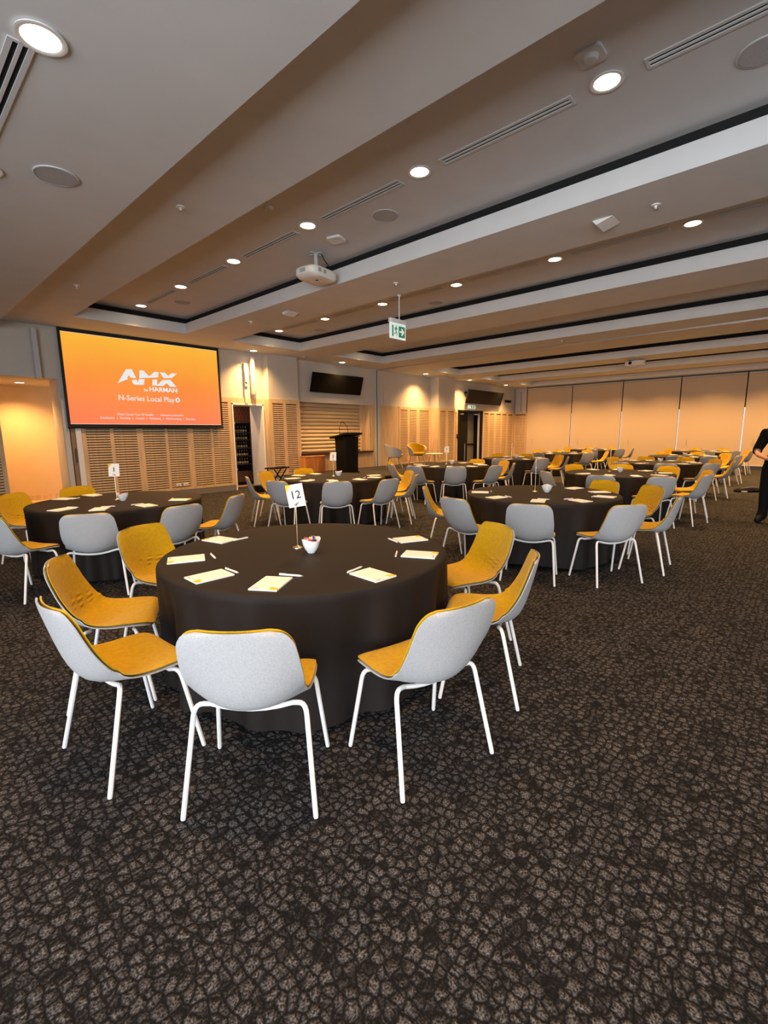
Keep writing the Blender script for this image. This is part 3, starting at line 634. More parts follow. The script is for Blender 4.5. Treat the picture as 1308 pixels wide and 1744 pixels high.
def shell_surface(off0, off1, inset, nrow=30, ncol=17, wob=0.0):
    R = resample(nrow); g0 = []; g1 = []
    for j, (p, w, c) in enumerate(R):
        a = R[max(j-1,0)][0]; b = R[min(j+1,nrow-1)][0]; t = (b-a).normalized(); nrm = Vector((t.z,0,-t.x))
        if nrm.dot(Vector((0.6,0,0.8))) < 0: nrm = -nrm
        h_ = min(1, max(0, (p.z-0.55)/0.1)); bn = (nrm*(1-h_)+Vector((1,0,-0.04))*h_).normalized()
        for k in range(ncol):
            u = -1+2*k/(ncol-1); yy = u*max(w-inset, 0.01); cc = c*(abs(yy)/max(w,0.05))**2.1
            sl = Vector((0,0,0))
            base = p+Vector((0,yy,0))+bn*cc
            q = (1-0.75*abs(u)**8)*min(1, 0.2+0.8*min(j, nrow-1-j)/(nrow*0.12))
            wv = wob*(sin(yy*30+p.z*150-p.x*60)*0.6+sin(-yy*42+p.z*210)*0.4)*math.exp(-((p.z-0.52)/0.055)**2)*max(0,min(1,(-0.06-p.x)/0.08))*(0.45+0.55*cos((yy-0.05)*7))*(1-abs(u)**6)
            g0.append(base+nrm*off0); g1.append(base+nrm*(off0+(off1-off0)*q+wv))
    m = MB(); n = nrow*ncol; f = []
    for j in range(nrow-1):
        for k in range(ncol-1):
            a = j*ncol+k; f.append((a,a+1,a+ncol+1,a+ncol)); f.append((n+a,n+a+ncol,n+a+ncol+1,n+a+1))
    rim = [k for k in range(ncol)]+[j*ncol+ncol-1 for j in range(1,nrow)]+[(nrow-1)*ncol+k for k in range(ncol-2,-1,-1)]+[j*ncol for j in range(nrow-2,0,-1)]
    for i in range(len(rim)):
        a, b = rim[i], rim[(i+1)%len(rim)]; f.append((a,n+a,n+b,b))
    return m.add(g0+g1, f)
PAD2 = None
def make_chair():
    t = thing('shell_chair', '', 'chair')
    shell_surface(-0.014, 0.004, 0.0).build('shell', M_FELT, t, True)
    shell_surface(0.0030, 0.018, 0.004).build('seat_pad', M_YEL, t, True)
    R = 0.0105
    for sx in (1, -1):
        x0 = 0.125 if sx > 0 else -0.095; zc = 0.412 if sx > 0 else 0.402; ze = 0.420 if sx > 0 else 0.438
        for sy in (1, -1):
            foot = Vector((0.215*sx, 0.262*sy, 0.003)); knee = Vector((x0+0.02*sx, 0.222*sy, ze+0.002))
            inn = Vector((x0, 0.165*sy, ze-0.010)); d = (foot-knee).normalized()
            MB().tube([inn]+bez(inn+(knee-inn)*0.45, knee, knee+d*0.05, 5)+[foot-d*0.008, foot], [R]*8+[R*0.85], 8).build('leg', M_METAL, t, True)
        pts = [Vector((x0, 0.166*v, zc+(ze-0.010-zc)*abs(v)**2)) for v in [-1,-0.66,-0.33,0,0.33,0.66,1]]
        MB().tube(pts, R*0.98, 8).build('crossbar', M_METAL, t, True)
    return t
PAD2 = shell_surface(0.0030, 0.018, 0.004, nrow=64, ncol=33, wob=0.009).mesh('seat_pad', M_YEL, True)
CH = make_chair(); CH_KIDS = list(CH.children); ch_used = [False]
def place_chair(x, y, rz, label, group, creased=False):
    if not ch_used[0]: t = CH; ch_used[0] = True
    else:
        t = CH.copy(); C.objects.link(t)
        for k_ in CH_KIDS:
            c = k_.copy(); C.objects.link(c); c.parent = t
    if creased:
        for c in t.children:
            if c.name.startswith('seat_pad'): c.data = PAD2
    t.location = (x,y,0); t.rotation_euler = (0,0,rz); tag(t, label, 'chair', group)
    return t

# ------------------------------------------------------------------ table with cloth and settings
def make_table():
    t = thing('banquet_table', '', 'table')
    MB().lathe([(0.0,0.70),(0.88,0.70),(0.89,0.71),(0.89,0.73),(0.88,0.735),(0.0,0.735)], 48).build('tabletop', M_DGREY, t)
    for sx in (1,-1):
        for sy in (1,-1):
            MB().tube([(0.42*sx,0.30*sy,0.70),(0.55*sx,0.42*sy,0.02),(0.55*sx,0.42*sy,0.0)], [0.016,0.016,0.02], 8).build('leg', M_BLACK, t, True)
        MB().tube([(0.45*sx,0.33*1,0.55),(0.45*sx,-0.33,0.55)], 0.012, 6).build('stretcher', M_BLACK, t)
    return t
def cloth_mesh(seed):
    rnd = random.Random(seed); n = 240; ph = [rnd.uniform(0,2*PI) for _ in range(6)]; nn = [rnd.choice((15,17,19)), rnd.choice((23,26)), rnd.choice((7,9))]
    rows = [(0.0,0.750,0),(0.45,0.750,0),(0.80,0.750,0),(0.885,0.750,0),(0.902,0.746,0),(0.911,0.735,0.0),(0.914,0.70,0.03)]
    rows += [(None, 0.70-0.655*k/11, k/11) for k in range(1,12)]
    vs = [(0,0,0.750)]
    for r, z, t in rows[1:]:
        for i in range(n):
            a = 2*PI*i/n
            wv = (cos(nn[0]*a+ph[0])*0.55+cos(nn[1]*a+ph[1])*0.3+cos(nn[2]*a+ph[2])*0.35)*(0.7+0.3*cos(3*a+ph[3]))
            wv = math.copysign(abs(wv)**0.8, wv)
            rr = r if r is not None else 0.914+0.012*t
            tt = t**0.5
            rr = rr+0.060*tt*(wv-0.65)
            zz = z+(0.018*sin(5*a+ph[4])+0.012*wv)*t if r is None else z
            vs.append((rr*cos(a), rr*sin(a), max(zz,0.012)))
    f = [(0,1+i,1+(i+1)%n) for i in range(n)]
    for j in range(len(rows)-2):
        for i in range(n): f.append((1+j*n+i,1+(j+1)*n+i,1+(j+1)*n+(i+1)%n,1+j*n+(i+1)%n))
    me = MB().add(vs, f).mesh('tablecloth', M_CLOTH, False)
    me.polygons.foreach_set('use_smooth', [True]*len(me.polygons))
    return me
TB = make_table(); TB_KIDS = list(TB.children); tb_used = [False]
CLOTHS = [cloth_mesh(s) for s in (3, 11, 23)]
PAD_ME = MB().box(-0.105,0.105,-0.074,0.074,0,0.008).mesh('paper_block', M_PAPER)
PADC_ME = MB().prism([(0.062,0.030),(0.104,0.030),(0.104,0.073),(0.080,0.073)], 0.008, 0.0086).mesh('corner_print', M_PRINTY)
PADL_ME = MB().box(0.088,0.096,-0.062,-0.030,0.008,0.0086).mesh('logo_print', M_PRINTG)
PEN_ME = MB().tube([(-0.066,0,0.006),(-0.06,0,0.006),(0.05,0,0.006),(0.062,0,0.006)], [0.0045,0.006,0.006,0.004], 8).mesh('barrel', M_WHITE, True)
PENT_ME = MB().tube([(0.062,0,0.006),(0.074,0,0.006)], [0.0038,0.0012], 6).mesh('tip', M_GREY, True)
PENC_ME = MB().box(-0.066,-0.025,-0.0015,0.0015,0.012,0.0135).mesh('clip', M_LGREY)
def notepad(x, y, rz, label, detail):
    t = thing('notepad', label, 'notepad', (x,y,0.7505), rz, 'notepads laid at the place settings'); link('paper_block', PAD_ME, t)
    link('corner_print', PADC_ME, t); link('logo_print', PADL_ME, t)
def pen(x, y, rz, label):
    t = thing('pen', label, 'pen', (x,y,0.7505), rz, 'pens laid beside the notepads'); link('barrel', PEN_ME, t); link('tip', PENT_ME, t); link('clip', PENC_ME, t)
def bowl_mesh():
    b = MB(); n = 32; prof = [(0.0,0.0),(0.024,0.0),(0.028,0.006),(0.044,0.03),(0.056,0.06),(0.0615,0.088),(0.0585,0.088),(0.053,0.06),(0.040,0.03),(0.0,0.012)]
    vs = []
    for r, z in prof:
        for i in range(n):
            a = 2*PI*i/n; k = 1+0.05*cos(4*a)*(r/0.06); vs.append((r*k*cos(a), r*k*sin(a), z+(0.008*cos(2*a) if z > 0.08 else 0)))
    b.add(vs, [(j*n+i,j*n+(i+1)%n,(j+1)*n+(i+1)%n,(j+1)*n+i) for j in range(len(prof)-1) for i in range(n)])
    return b.mesh('bowl', M_CHINA, True)
BOWL = bowl_mesh()
SWEET_COLS = [('blue',(0.03,0.10,0.42)),('orange',(0.85,0.30,0.04)),('pink',(0.75,0.22,0.24)),('white',(0.80,0.80,0.85)),('pale blue',(0.25,0.50,0.75)),('red',(0.55,0.03,0.04)),('silver',(0.6,0.6,0.62)),('yellow',(0.8,0.55,0.05)),('navy',(0.02,0.03,0.16))]
def sweet_mesh(col, nm):
    b = MB(); prof = [(-0.022,0.008),(-0.014,0.002),(-0.011,0.008),(0.0,0.0095),(0.011,0.008),(0.014,0.002),(0.022,0.008)]
    b.tube([(x,0,0) for x, r in prof], [r for x, r in prof], 8)
    return b.mesh('wrapper', mat('foil_'+nm.replace(' ','_'), col, 0.3), True)
SWEETS = [(n_, sweet_mesh(c_, n_)) for n_, c_ in SWEET_COLS]
def sign(x, y, rz, number, label, roll=0.0):
    t = thing('table_sign', label, 'table number', (x,y,0.75), rz, 'table number stands')
    MB().lathe([(0.0,0.001),(0.034,0.001),(0.033,0.006),(0.012,0.014),(0.004,0.02),(0.0,0.022)], 16).build('base', M_CHROME, t, True)
    MB().tube([(0,0,0.015),(0,0,0.30)], 0.0028, 6).build('stem', M_CHROME, t)
    MB().lathe([(0.0,-0.012),(0.009,-0.009),(0.012,0),(0.009,0.009),(0.0,0.012)], 10).build('clip', M_CHROME, t, True, (0,-0.004,0.298))
    c = MB().box(-0.056,0.056,-0.001,0.001,-0.075,0.075).build('card', M_PAPER, t, False, (0,0,0.352), (0,roll,0))
    MB().xzprism([(-0.056,0.075),(-0.018,0.075),(-0.050,0.030),(-0.056,0.030)], -0.0018,-0.0011).build('yellow_corner', M_PRINTY, c)
    link('number', text_mesh('number', number, 0.074, M_INK, 0.0004, 0.0008), c, (0.0,-0.0015,0.003), (rad(90),0,0))
    MB().box(-0.012,0.012,-0.0016,-0.0011,-0.058,-0.045).build('small_logo', M_PRINTG, c)

ROOM_DIR = Vector((cos(YAW), sin(YAW)))
def screen_x(x, y, z=0.75):
    q = Vector((x,y,z-CAM_H)); return q.dot(rt)/q.dot(fw)
TABLES = [
 ('t12',(1.88,2.41),[-139,-103.5,-66,-30,112,152.5,-175],'the nearest table, number 12','12'),
 ('t11',(5.56,2.45),[-162,-126,-82,-43,-12,122,166],'the second table of the right row','11'),
 ('t10',(9.18,2.60),[-174,-140,-104,-62,-22,14,52,145],'the third table of the right row','10'),
 ('t9',(12.75,2.74),[162,-162,-126,-82,-45,-12,24,58],'the fourth table of the right row',None),
 ('t8',(16.3,2.86),[-178,-146,-108,-72,-38,-5,34],'the fifth table of the right row',None),
 ('t7',(20.2,3.0),[-96,-64,-132,-20,14,54,-165],'the last table of the right row',None),
 ('t1',(1.93,6.02),[126,92,-52,-86,-119,-152],'table number 1 below the screen','1'),
 ('t2',(5.46,6.20),[-130,-97,-62,-30,-168,152,110,72],'table number 2 before the lectern','2'),
 ('t3',(9.2,6.32),[-176,-141,-104,-66,-31,5,152,118],'the third table of the left row','3'),
 ('t4',(12.65,6.42),[-168,-125,-72,-36,12,48],'the fourth table of the left row','4'),
 ('t5',(16.6,6.6),[170,60,25,-14,-60,-125],'the fifth table of the left row',None),
 ('t6',(20.4,6.8),[65,25,-10,-120,-75,-165],'the last table of the left row',None)]
EXACT = {('t12',-139):(0.985,1.64,43),('t12',-103.5):(1.60,1.245,76.5),('t12',-66):(2.35,1.35,115),('t12',-175):(0.69,2.30,4),('t12',152.5):(0.86,2.97,-28),
         ('t11',-162):(4.47,2.06,20),('t11',-126):(4.92,1.45,57),('t11',-82):(5.67,1.26,95)}
ORDN = ['leftmost','second from left','third from left','fourth from left','fifth from left','sixth from left','seventh from left','rightmost']
def ordn(i, n): return 'rightmost' if i == n-1 else ORDN[i]
for ti, (key, (tx, ty), angs, phrase, num) in enumerate(TABLES):
    if not tb_used[0]: t = TB; tb_used[0] = True
    else:
        t = TB.copy(); C.objects.link(t)
        for k_ in TB_KIDS:
            c = k_.copy(); C.objects.link(c); c.parent = t
    t.location = (tx,ty,0); t.rotation_euler = (0,0,0.6*ti); tag(t, 'round table under its black cloth, '+phrase, 'table', 'round banquet tables')
    cl = link('tablecloth', CLOTHS[ti % 3], None, (tx,ty,0), (0,0,1.3*ti)); tag(cl, 'black cloth draped to the floor over '+phrase, 'tablecloth', 'black tablecloths')
    rnd = random.Random(ti*5+1)
    chairs = []
    for a in angs:
        if (key,a) in EXACT: x, y, rz = EXACT[(key,a)]
        else:
            d = 1.185+rnd.uniform(-0.01,0.04); x = tx+d*cos(rad(a)); y = ty+d*sin(rad(a)); rz = a+180+rnd.uniform(-5,5)
        chairs.append((screen_x(x,y), x, y, rz, a))
    chairs.sort(); n = len(chairs)
    for i, (_, x, y, rz, a) in enumerate(chairs):
        f_ = Vector((cos(rad(rz)), sin(rad(rz)))); away = f_.dot(Vector((x,y)).normalized())
        look = 'grey-backed shell chair' if away > 0.35 else ('yellow-fronted shell chair' if away < -0.35 else 'side-on shell chair')
        place_chair(x, y, rad(rz), look+', '+ordn(i,n)+' at '+phrase, 'shell chairs around the round tables', (key, a) in (('t12',152.5),('t12',-30),('t12',112),('t11',-43)) )
        r = 0.745+rnd.uniform(-0.02,0.02); ja = rad(a+rnd.uniform(-4,4)); pr = ja+rad(rnd.uniform(-9,9))
        notepad(tx+r*cos(ja), ty+r*sin(ja), pr, 'white notepad, '+ordn(i,n)+' on '+phrase, ti < 3)
        pe = ja+rad(rnd.choice((-1,1))*rnd.uniform(0,6)); r2 = 0.605+rnd.uniform(-0.015,0.015)
        pen(tx+r2*cos(pe), ty+r2*sin(pe), pr+rad(90+rnd.uniform(-14,14)), 'white pen beside the '+ordn(i,n)+' notepad on '+phrase)
    sx_, sy_ = {'t12':(-0.03,0.07),'t11':(0.09,0.12),'t1':(-0.01,0.05),'t2':(0.09,0.10),'t3':(0.16,0.20),'t10':(0.16,0.20)}.get(key,(0.05,0.12))
    bx_, by_ = {'t12':(-0.05,-0.10),'t11':(0.10,-0.03),'t1':(0.0,-0.12),'t2':(0.15,0.03),'t3':(0.12,0.02),'t10':(0.10,0.0)}.get(key,(0.05,-0.03))
    bo = thing('bowl', 'small white china bowl in the middle of '+phrase, 'bowl', (tx+bx_,ty+by_,0.7505), 0.4*ti, 'white bowls on the tables')
    link('bowl_body', BOWL, bo)
    if key in ('t12','t11','t10','t1','t2'):
        m = 9 if key == 't12' else 4
        for q in range(m):
            nm, me = SWEETS[q if key == 't12' else 3+q]; a = 2*PI*q/m+0.3; r = 0.030 if q < 6 else 0.010
            s_ = tag(link('wrapped_sweet', me, None, (tx+bx_+r*cos(a), ty+by_+r*sin(a), 0.7505+(0.076 if q < 6 else 0.094)+0.004*(q%3)), (rnd.uniform(-.4,.4), rnd.uniform(-.6,.6), a+rnd.uniform(0.6,1.6))),
                     nm+' wrapped sweet in the bowl on '+phrase, 'sweet', 'wrapped sweets in the '+phrase.split('the ')[1]+' bowl')
    if num:
        rz = {'t12':rad(-46),'t11':rad(20),'t10':rad(25),'t1':rad(-20),'t2':rad(-40),'t3':rad(-38),'t4':rad(10)}[key]
        sign(tx+sx_, ty+sy_, rz, num, 'white number %s card on a brass stand, on %s' % (num, phrase), rad(-9) if key == 't12' else rad(2))

# ------------------------------------------------------------------ things on the stage
lt = thing('lectern', 'tall black lectern with slanted top standing on the stage', 'lectern', (9.72,10.42,SZ), 0)
MB().add([(-0.24,-0.24,0.02),(0.24,-0.24,0.02),(0.24,0.20,0.02),(-0.24,0.20,0.02),(-0.25,-0.26,1.08),(0.25,-0.26,1.08),(0.25,0.22,1.08),(-0.25,0.22,1.08)],
         [(0,3,2,1),(4,5,6,7),(0,1,5,4),(1,2,6,5),(2,3,7,6),(3,0,4,7)]).build('body', M_BLACK, lt)
MB().add([(-0.36,-0.33,1.14),(0.36,-0.33,1.14),(0.36,0.34,1.02),(-0.36,0.34,1.02),(-0.36,-0.33,1.19),(0.36,-0.33,1.19),(0.36,0.34,1.07),(-0.36,0.34,1.07)],
         [(0,3,2,1),(4,5,6,7),(0,1,5,4),(1,2,6,5),(2,3,7,6),(3,0,4,7)]).build('slanted_top', M_BLACK, lt)
box('base', M_BLACK, -0.27, 0.27, -0.28, 0.26, 0.001, 0.03, lt)
for x, s in ((-0.17,1),(0.17,-1)):
    mc = MB().tube([(x,0.10,1.08)]+bez((x,0.10,1.25),(x,0.10,1.40),(x+s*0.12,0.15,1.49),6), 0.008, 6).build('gooseneck_microphone', M_BLACK, lt, True)
    MB().tube([(x+s*0.118,0.148,1.487),(x+s*0.15,0.16,1.515)], 0.014, 8).build('capsule', M_BLACK, mc, True)
wbx = thing('wooden_plinth', 'polished orange wooden plinth box in front of the serving hatch', 'plinth', (8.97,11.05,SZ))
MB().prism([(-0.42,-0.16),(0.30,-0.16),(0.42,-0.02),(0.42,0.12),(-0.42,0.12)], 0.05, 0.50).build('body', M_ORANGE, wbx)
MB().prism([(-0.43,-0.17),(0.31,-0.17),(0.43,-0.025),(0.43,0.13),(-0.43,0.13)], 0.50, 0.52).build('lid', M_ORANGE, wbx)
MB().prism([(-0.40,-0.14),(0.28,-0.14),(0.40,-0.01),(0.40,0.11),(-0.40,0.11)], 0.001, 0.05).build('plinth_base', M_ORANGE, wbx)
def armchair(x, y, rz, label):
    t = thing('tub_armchair', label, 'armchair', (x,y,SZ), rz, 'tub armchairs on the stage')
    # wrap-around shell: grey outside, yellow inside
    def wrap(r0, r1, z0, name, m):
        vs = []; n = 24; rows = []
        for i in range(n+1):
            a = rad(-128+256*i/n)+PI; u = abs(-128+256*i/n)/128
            top = 0.80-0.20*u**1.6-(0.06 if u > 0.95 else 0)
            for (rr, z) in ((r0*0.80,z0),(r0,top),(r1,top),(r1*0.80,z0)):
                vs.append((rr*cos(a)*1.02, rr*sin(a)*1.02, z))
        f = [(i*4+k,(i+1)*4+k,(i+1)*4+(k+1)%4,i*4+(k+1)%4) for i in range(n) for k in range(4)]+[(0,1,2,3),(n*4+3,n*4+2,n*4+1,n*4)]
        MB().add(vs, f).build(name, m, t, True)
    wrap(0.345,0.315,0.38,'outer_shell',M_FELT); wrap(0.312,0.275,0.40,'inner_upholstery',M_YEL)
    b = MB(); b.lathe([(0.0,0.39),(0.25,0.39),(0.265,0.41),(0.265,0.45),(0.24,0.475),(0.0,0.48)], 28, 0.03, 0); b.build('seat_cushion', M_YEL, t, True)
    MB().lathe([(0.0,0.362),(0.20,0.362),(0.24,0.388),(0.0,0.388)], 24).build('seat_frame', mat('dark_timber', (0.10,0.045,0.02), 0.5), t)
    for sx in (1,-1):
        for sy in (1,-1):
            MB().tube([(0.15*sx,0.15*sy,0.365),(0.24*sx,0.24*sy,0.006)], [0.019,0.011], 8).build('leg', M_OAKLEG, t, True)
armchair(11.95, 10.45, rad(-40), 'left tub armchair on the stage, turned sideways'); armchair(13.42, 10.65, rad(-115), 'right tub armchair on the stage, facing the room')
ct = thing('coffee_table', 'small round white table with splayed legs beside the stage armchairs', 'side table', (13.62,10.02,SZ))
MB().lathe([(0.0,0.42),(0.30,0.42),(0.31,0.43),(0.31,0.44),(0.0,0.445)], 28).build('top', M_WHITE, ct, True)
for q in range(4):
    a = q*PI/2+0.5; MB().tube([(0.12*cos(a),0.12*sin(a),0.42),(0.25*cos(a),0.25*sin(a),0.006)], [0.016,0.010], 8).build('leg', M_OAKLEG, ct, True)

# fridge and its bottles behind the service doorway
fx0, fx1, fy = 7.25, 7.96, 12.62
fr = thing('wine_fridge', 'dark glass-fronted wine fridge behind the service doorway', 'fridge', ((fx0+fx1)/2, fy, 0))
hwf = (fx1-fx0)/2
M_FR = mat('dark_fridge', (0.035,0.018,0.014), 0.4); M_BOT = mat('bottle_glass', (0.03,0.02,0.015), 0.2)
MB().box(-hwf,-hwf+0.04,0,0.40,0.08,1.90).box(hwf-0.04,hwf,0,0.40,0.08,1.90).box(-hwf,hwf,0,0.40,1.86,1.90).box(-hwf,hwf,0,0.40,0.08,0.14).box(-hwf,hwf,0.37,0.40,0.08,1.90).build('cabinet', M_FR, fr)
MB().box(-hwf,hwf,0.02,0.38,0.002,0.08).build('kickplate', M_BLACK, fr)
dr = MB().box(-hwf,-hwf+0.07,-0.03,-0.002,0.10,1.90).box(hwf-0.14,hwf,-0.03,-0.002,0.10,1.90).box(-hwf+0.07,hwf-0.14,-0.03,-0.002,1.83,1.90).box(-hwf+0.07,hwf-0.14,-0.03,-0.002,0.10,0.42).build('door', mat('fridge_door', (0.10,0.055,0.04), 0.35), fr)
MB().tube([(hwf-0.08,-0.06,0.5),(hwf-0.08,-0.06,1.75)], 0.014, 8).build('handle', M_ALU, dr)
for s, (zz0,zz1) in enumerate([(1.80,1.86),(0.45,0.51)]): MB().box(-hwf,-hwf+0.08,-0.04,-0.031,zz0,zz1).build('hinge', M_ALU, dr)
SHZ = [0.62,0.86,1.10,1.34,1.56]
for z in SHZ: box('shelf', M_ALU, -hwf+0.045, hwf-0.045, 0.03, 0.36, z-0.008, z, fr)
bot = MB().lathe([(0.0,0.0),(0.030,0.0),(0.032,0.01),(0.032,0.10),(0.012,0.135),(0.011,0.17),(0.0,0.172)], 10).mesh('glass', M_BOT, True)
capm = MB().lathe([(0.0122,0.150),(0.0122,0.173),(0.0,0.174)], 8).mesh('cap', M_LGREY)
labm = MB().lathe([(0.0325,0.03),(0.0325,0.08)], 10)
labs = [labm.mesh('paper_label', mat('bottle_label_%d'%i, c, 0.6)) for i, c in enumerate([(0.55,0.45,0.30),(0.60,0.55,0.50),(0.55,0.38,0.06)])]
for si, z in enumerate(SHZ):
    for q in range(5):
        t = thing('wine_bottle', 'dark bottle, %s on the %s shelf of the wine fridge' % (ORDN[q] if q < 4 else 'rightmost', ['lowest','second','middle','fourth','top'][si]), 'bottle', ((fx0+fx1)/2-0.20+0.085*q, fy+0.10, z+0.001), 0, 'bottles in the wine fridge')
        link('glass', bot, t); link('cap', capm, t); link('paper_label', labs[(si+q) % 3], t)
# folded stand and bag left on the floor
nt_ = thing('equipment_case', 'small black equipment case on the floor by the service doorway', 'case', (6.95,10.75,0), 0.3)
MB().rbox(-0.20,0.20,-0.12,0.12,0.01,0.17,0.03).build('body', M_BLACK, nt_, True); MB().tube(bez((-0.07,0,0.168),(0,0,0.23),(0.07,0,0.168),8), 0.009, 6).build('handle', M_DGREY, nt_, True)
ks = thing('folding_stand', 'black folding cross-leg stand beside the service doorway', 'stand', (7.55,10.9,0), 0.2)
MB().tube([(-0.25,-0.1,0.01),(0.25,-0.1,0.55)], 0.016, 8).tube([(-0.25,0.1,0.01),(0.25,0.1,0.55)], 0.016, 8).build('leg', M_BLACK, ks, True)
MB().tube([(0.25,-0.13,0.012),(-0.25,-0.13,0.55)], 0.016, 8).tube([(0.25,0.13,0.012),(-0.25,0.13,0.55)], 0.016, 8).build('leg', M_BLACK, ks, True)
MB().box(-0.32,0.32,-0.16,0.16,0.565,0.60).build('top_rest', M_BLACK, ks)
bg_ = thing('black_bag', 'flat black bag lying on the carpet near the person', 'bag', (14.4,1.12,0), rad(-50))
b = MB(); b.lathe([(0.0,0.002),(0.24,0.002),(0.27,0.04),(0.22,0.085),(0.10,0.105),(0.0,0.11)], 24); b.v = [(x*1.15,y*0.62,z*(1+0.15*sin(9*x))) for x,y,z in b.v]; b.build('body', M_SHIRT, bg_, True)
MB().tube(bez((-0.2,-0.05,0.08),(0.0,-0.20,0.16),(0.2,-0.05,0.08),10), 0.012, 6).build('strap', M_DGREY, bg_, True); MB().box(-0.22,-0.12,-0.19,-0.12,0.012,0.035).build('buckle', M_LGREY, bg_)

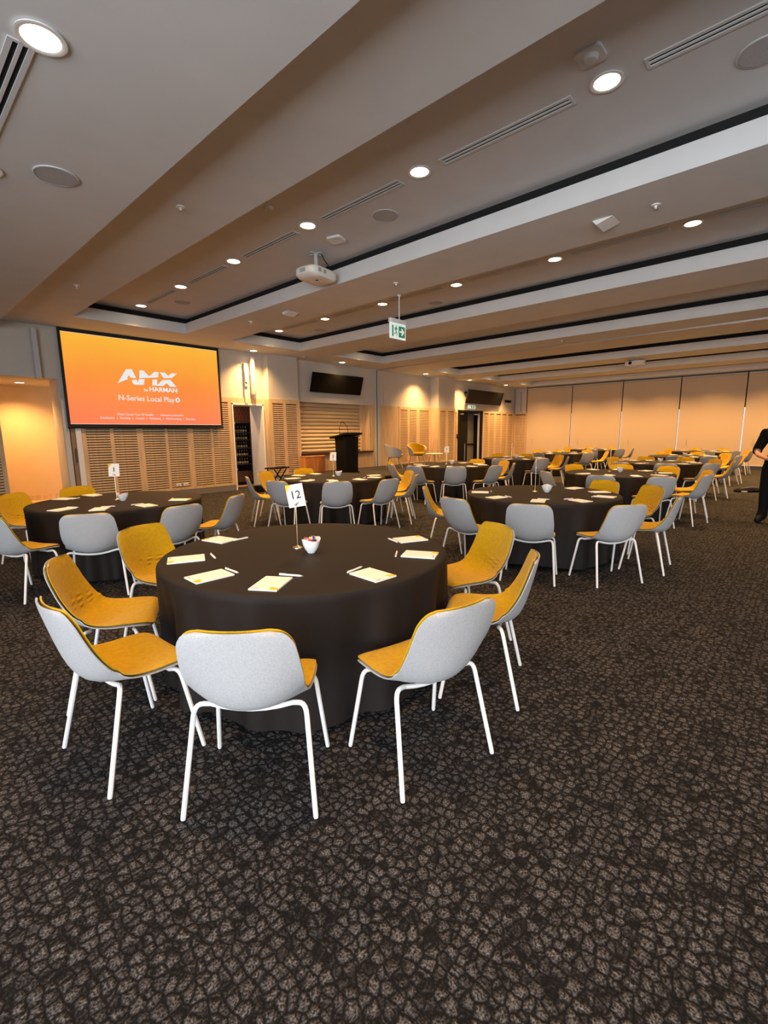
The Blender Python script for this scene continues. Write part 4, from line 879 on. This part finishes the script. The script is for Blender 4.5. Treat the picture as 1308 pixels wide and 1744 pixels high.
# ------------------------------------------------------------------ person at the right edge
def person(x, y, rz):
    V = [(0,0,0.97,.145),(0,0,1.10,.142),(0.005,0,1.27,.160),(0,0,1.43,.135),(0.005,0,1.53,.062),(0.015,0,1.60,.078),(0.025,0,1.69,.104),(0.015,0,1.765,.082)]
    E = [(0,1),(1,2),(2,3),(3,4),(4,5),(5,6),(6,7)]; B = ['trousers','shirt','shirt','shirt','skin','skin','skin','skin']
    def add(p, par, reg):
        V.append(p); E.append((par,len(V)-1)); B.append(reg); return len(V)-1
    for s in (1,-1):
        sh_ = add((0,0.185*s,1.44,.072),3,'shirt'); ue = add((0.0,0.25*s,1.29,.060),sh_,'shirt'); el = add((0.0,0.30*s,1.17,.050),ue,'shirt' )
        fa = add((0.10,0.24*s,1.10,.042),el,'skin'); wr2 = add((0.235,0.075*s,1.07+0.02*s,.030),fa,'skin'); pa = add((0.265,0.015*s,1.07+0.02*s,.032),wr2,'skin')
        for q in range(4):
            k1 = add((0.275+0.004*q,-0.035*s,1.098-0.018*q+0.02*s,.0095),pa,'skin'); k2 = add((0.258+0.002*q,-0.068*s+0.004*q*s,1.092-0.018*q+0.02*s,.0085),k1,'skin')
        k1 = add((0.255,0.005*s,1.118+0.02*s,.0105),pa,'skin'); add((0.268,-0.025*s,1.128+0.02*s,.009),k1,'skin')
        hp = add((0,0.095*s,0.90,.112),0,'trousers'); kn = add((0.02,0.115*s,0.50,.072),hp,'trousers'); an = add((-0.01,0.125*s,0.10,.050),kn,'shoe')
        he = add((-0.03,0.125*s,0.045,.042),an,'shoe'); add((0.15,0.15*s,0.040,.038),an,'shoe')
    me = bpy.data.meshes.new('body'); me.from_pydata([v[:3] for v in V], E, []); o = bpy.data.objects.new('body_tmp', me); C.objects.link(o)
    o.modifiers.new('skin', 'SKIN'); sk = me.skin_vertices[0].data
    for i, v in enumerate(V): sk[i].radius = (v[3], v[3]*(0.80 if i in (0,1,2,3) else 1.0)); sk[i].use_root = (i == 0)
    s_ = o.modifiers.new('sub', 'SUBSURF'); s_.levels = 2; s_.render_levels = 2
    dg = bpy.context.evaluated_depsgraph_get(); bme = bpy.data.meshes.new_from_object(o.evaluated_get(dg)); bpy.data.objects.remove(o)
    bm = bmesh.new(); bm.from_mesh(bme)
    r_ = bmesh.ops.holes_fill(bm, edges=[e for e in bm.edges if e.is_boundary], sides=0)
    if r_['faces']: bmesh.ops.triangulate(bm, faces=r_['faces'])
    bmesh.ops.recalc_face_normals(bm, faces=bm.faces); bm.to_mesh(bme); bm.free(); bme.update()
    bme.materials.clear(); bme.materials.append(M_SKIN); bme.polygons.foreach_set('use_smooth', [True]*len(bme.polygons))
    t = thing('person', 'person in black shirt and trousers standing with folded hands at the right edge', 'person', (x,y,0), rz)
    link('body', bme, t)
    P = [Vector(v[:3]) for v in V]
    def region(p):
        best = (9, 'skin')
        for a, b_ in E:
            d = P[b_]-P[a]; u = max(0,min(1,(p-P[a]).dot(d)/max(d.length_squared,1e-9))); q = (p-P[a]-d*u).length-0.7*(V[a][3]*(1-u)+V[b_][3]*u)
            if q < best[0]:
                rg = B[b_]
                if B[b_] == 'skin' and B[a] == 'shirt': rg = 'shirt' if u < (0.8 if b_ == 4 else 0.22) else 'skin'
                if B[b_] == 'shirt' and B[a] == 'trousers': rg = 'shirt' if u > 0.2 else 'trousers'
                if B[b_] == 'shoe' and B[a] == 'trousers': rg = 'trousers' if u < 0.93 else 'shoe'
                best = (q, rg)
        return best[1]
    regs = ['shirt' if 1.20 < v.co.z < 1.495 else region(v.co) for v in bme.vertices]
    for nm, m_, off in (('shirt',M_SHIRT,0.018),('trousers',M_SHIRT,0.012),('shoe',M_BLACK,0.008)):
        fs = [tuple(p.vertices) for p in bme.polygons if sum(regs[i] == nm for i in p.vertices) >= 1]
        ids = sorted({i for f in fs for i in f}); mp = {i:k for k, i in enumerate(ids)}
        b = MB(); b.add([bme.vertices[i].co+bme.vertices[i].normal*off for i in ids], [tuple(mp[i] for i in f) for f in fs])
        me2 = bpy.data.meshes.new(nm); me2.from_pydata(b.v, [], b.f); me2.materials.append(m_); me2.polygons.foreach_set('use_smooth', [True]*len(me2.polygons))
        link({'shirt':'shirt','trousers':'trousers','shoe':'shoes'}[nm], me2, t)
    # face and hair
    for s in (1,-1):
        ey = MB().lathe([(0.0,-0.009),(0.007,-0.006),(0.010,0),(0.007,0.006),(0.0,0.009)], 10).build('eye', M_WHITE, t, True, (0.109,0.034*s,1.685))
        MB().lathe([(0.0,-0.005),(0.005,-0.003),(0.005,0.003),(0.0,0.005)], 8).build('iris', M_HAIR, ey, True, (0.0065,0,0))
        MB().lathe([(0.0,-0.03),(0.012,-0.02),(0.016,0.005),(0.010,0.026),(0.0,0.03)], 8).build('ear', M_SKIN, t, True, (0.02,0.098*s,1.675))
    MB().add([(0.108,0,1.69),(0.112,-0.015,1.645),(0.112,0.015,1.645),(0.142,0,1.65)], [(0,1,3),(0,3,2),(1,2,3),(0,2,1)]).build('nose', M_SKIN, t, True)
    MB().tube([(0.104,-0.024,1.615),(0.112,0,1.612),(0.104,0.024,1.615)], 0.005, 6).build('mouth', mat('lips', (0.45,0.16,0.13), 0.5), t, True)
    b = MB(); n = 18; vs = []
    for j in range(8):
        th = PI*0.58*j/7
        for i in range(n):
            a = 2*PI*i/n; r = 0.118*sin(th); zz = 1.70+0.118*cos(th); k = cos(a)
            if k > 0.2: zz = max(zz, 1.735)
            vs.append((0.012+r*cos(a), r*sin(a)*0.92, zz))
    b.add(vs, [(j*n+i,j*n+(i+1)%n,(j+1)*n+(i+1)%n,(j+1)*n+i) for j in range(7) for i in range(n)]); b.build('hair', M_HAIR, t, True)
person(9.66, 0.40, rad(165))
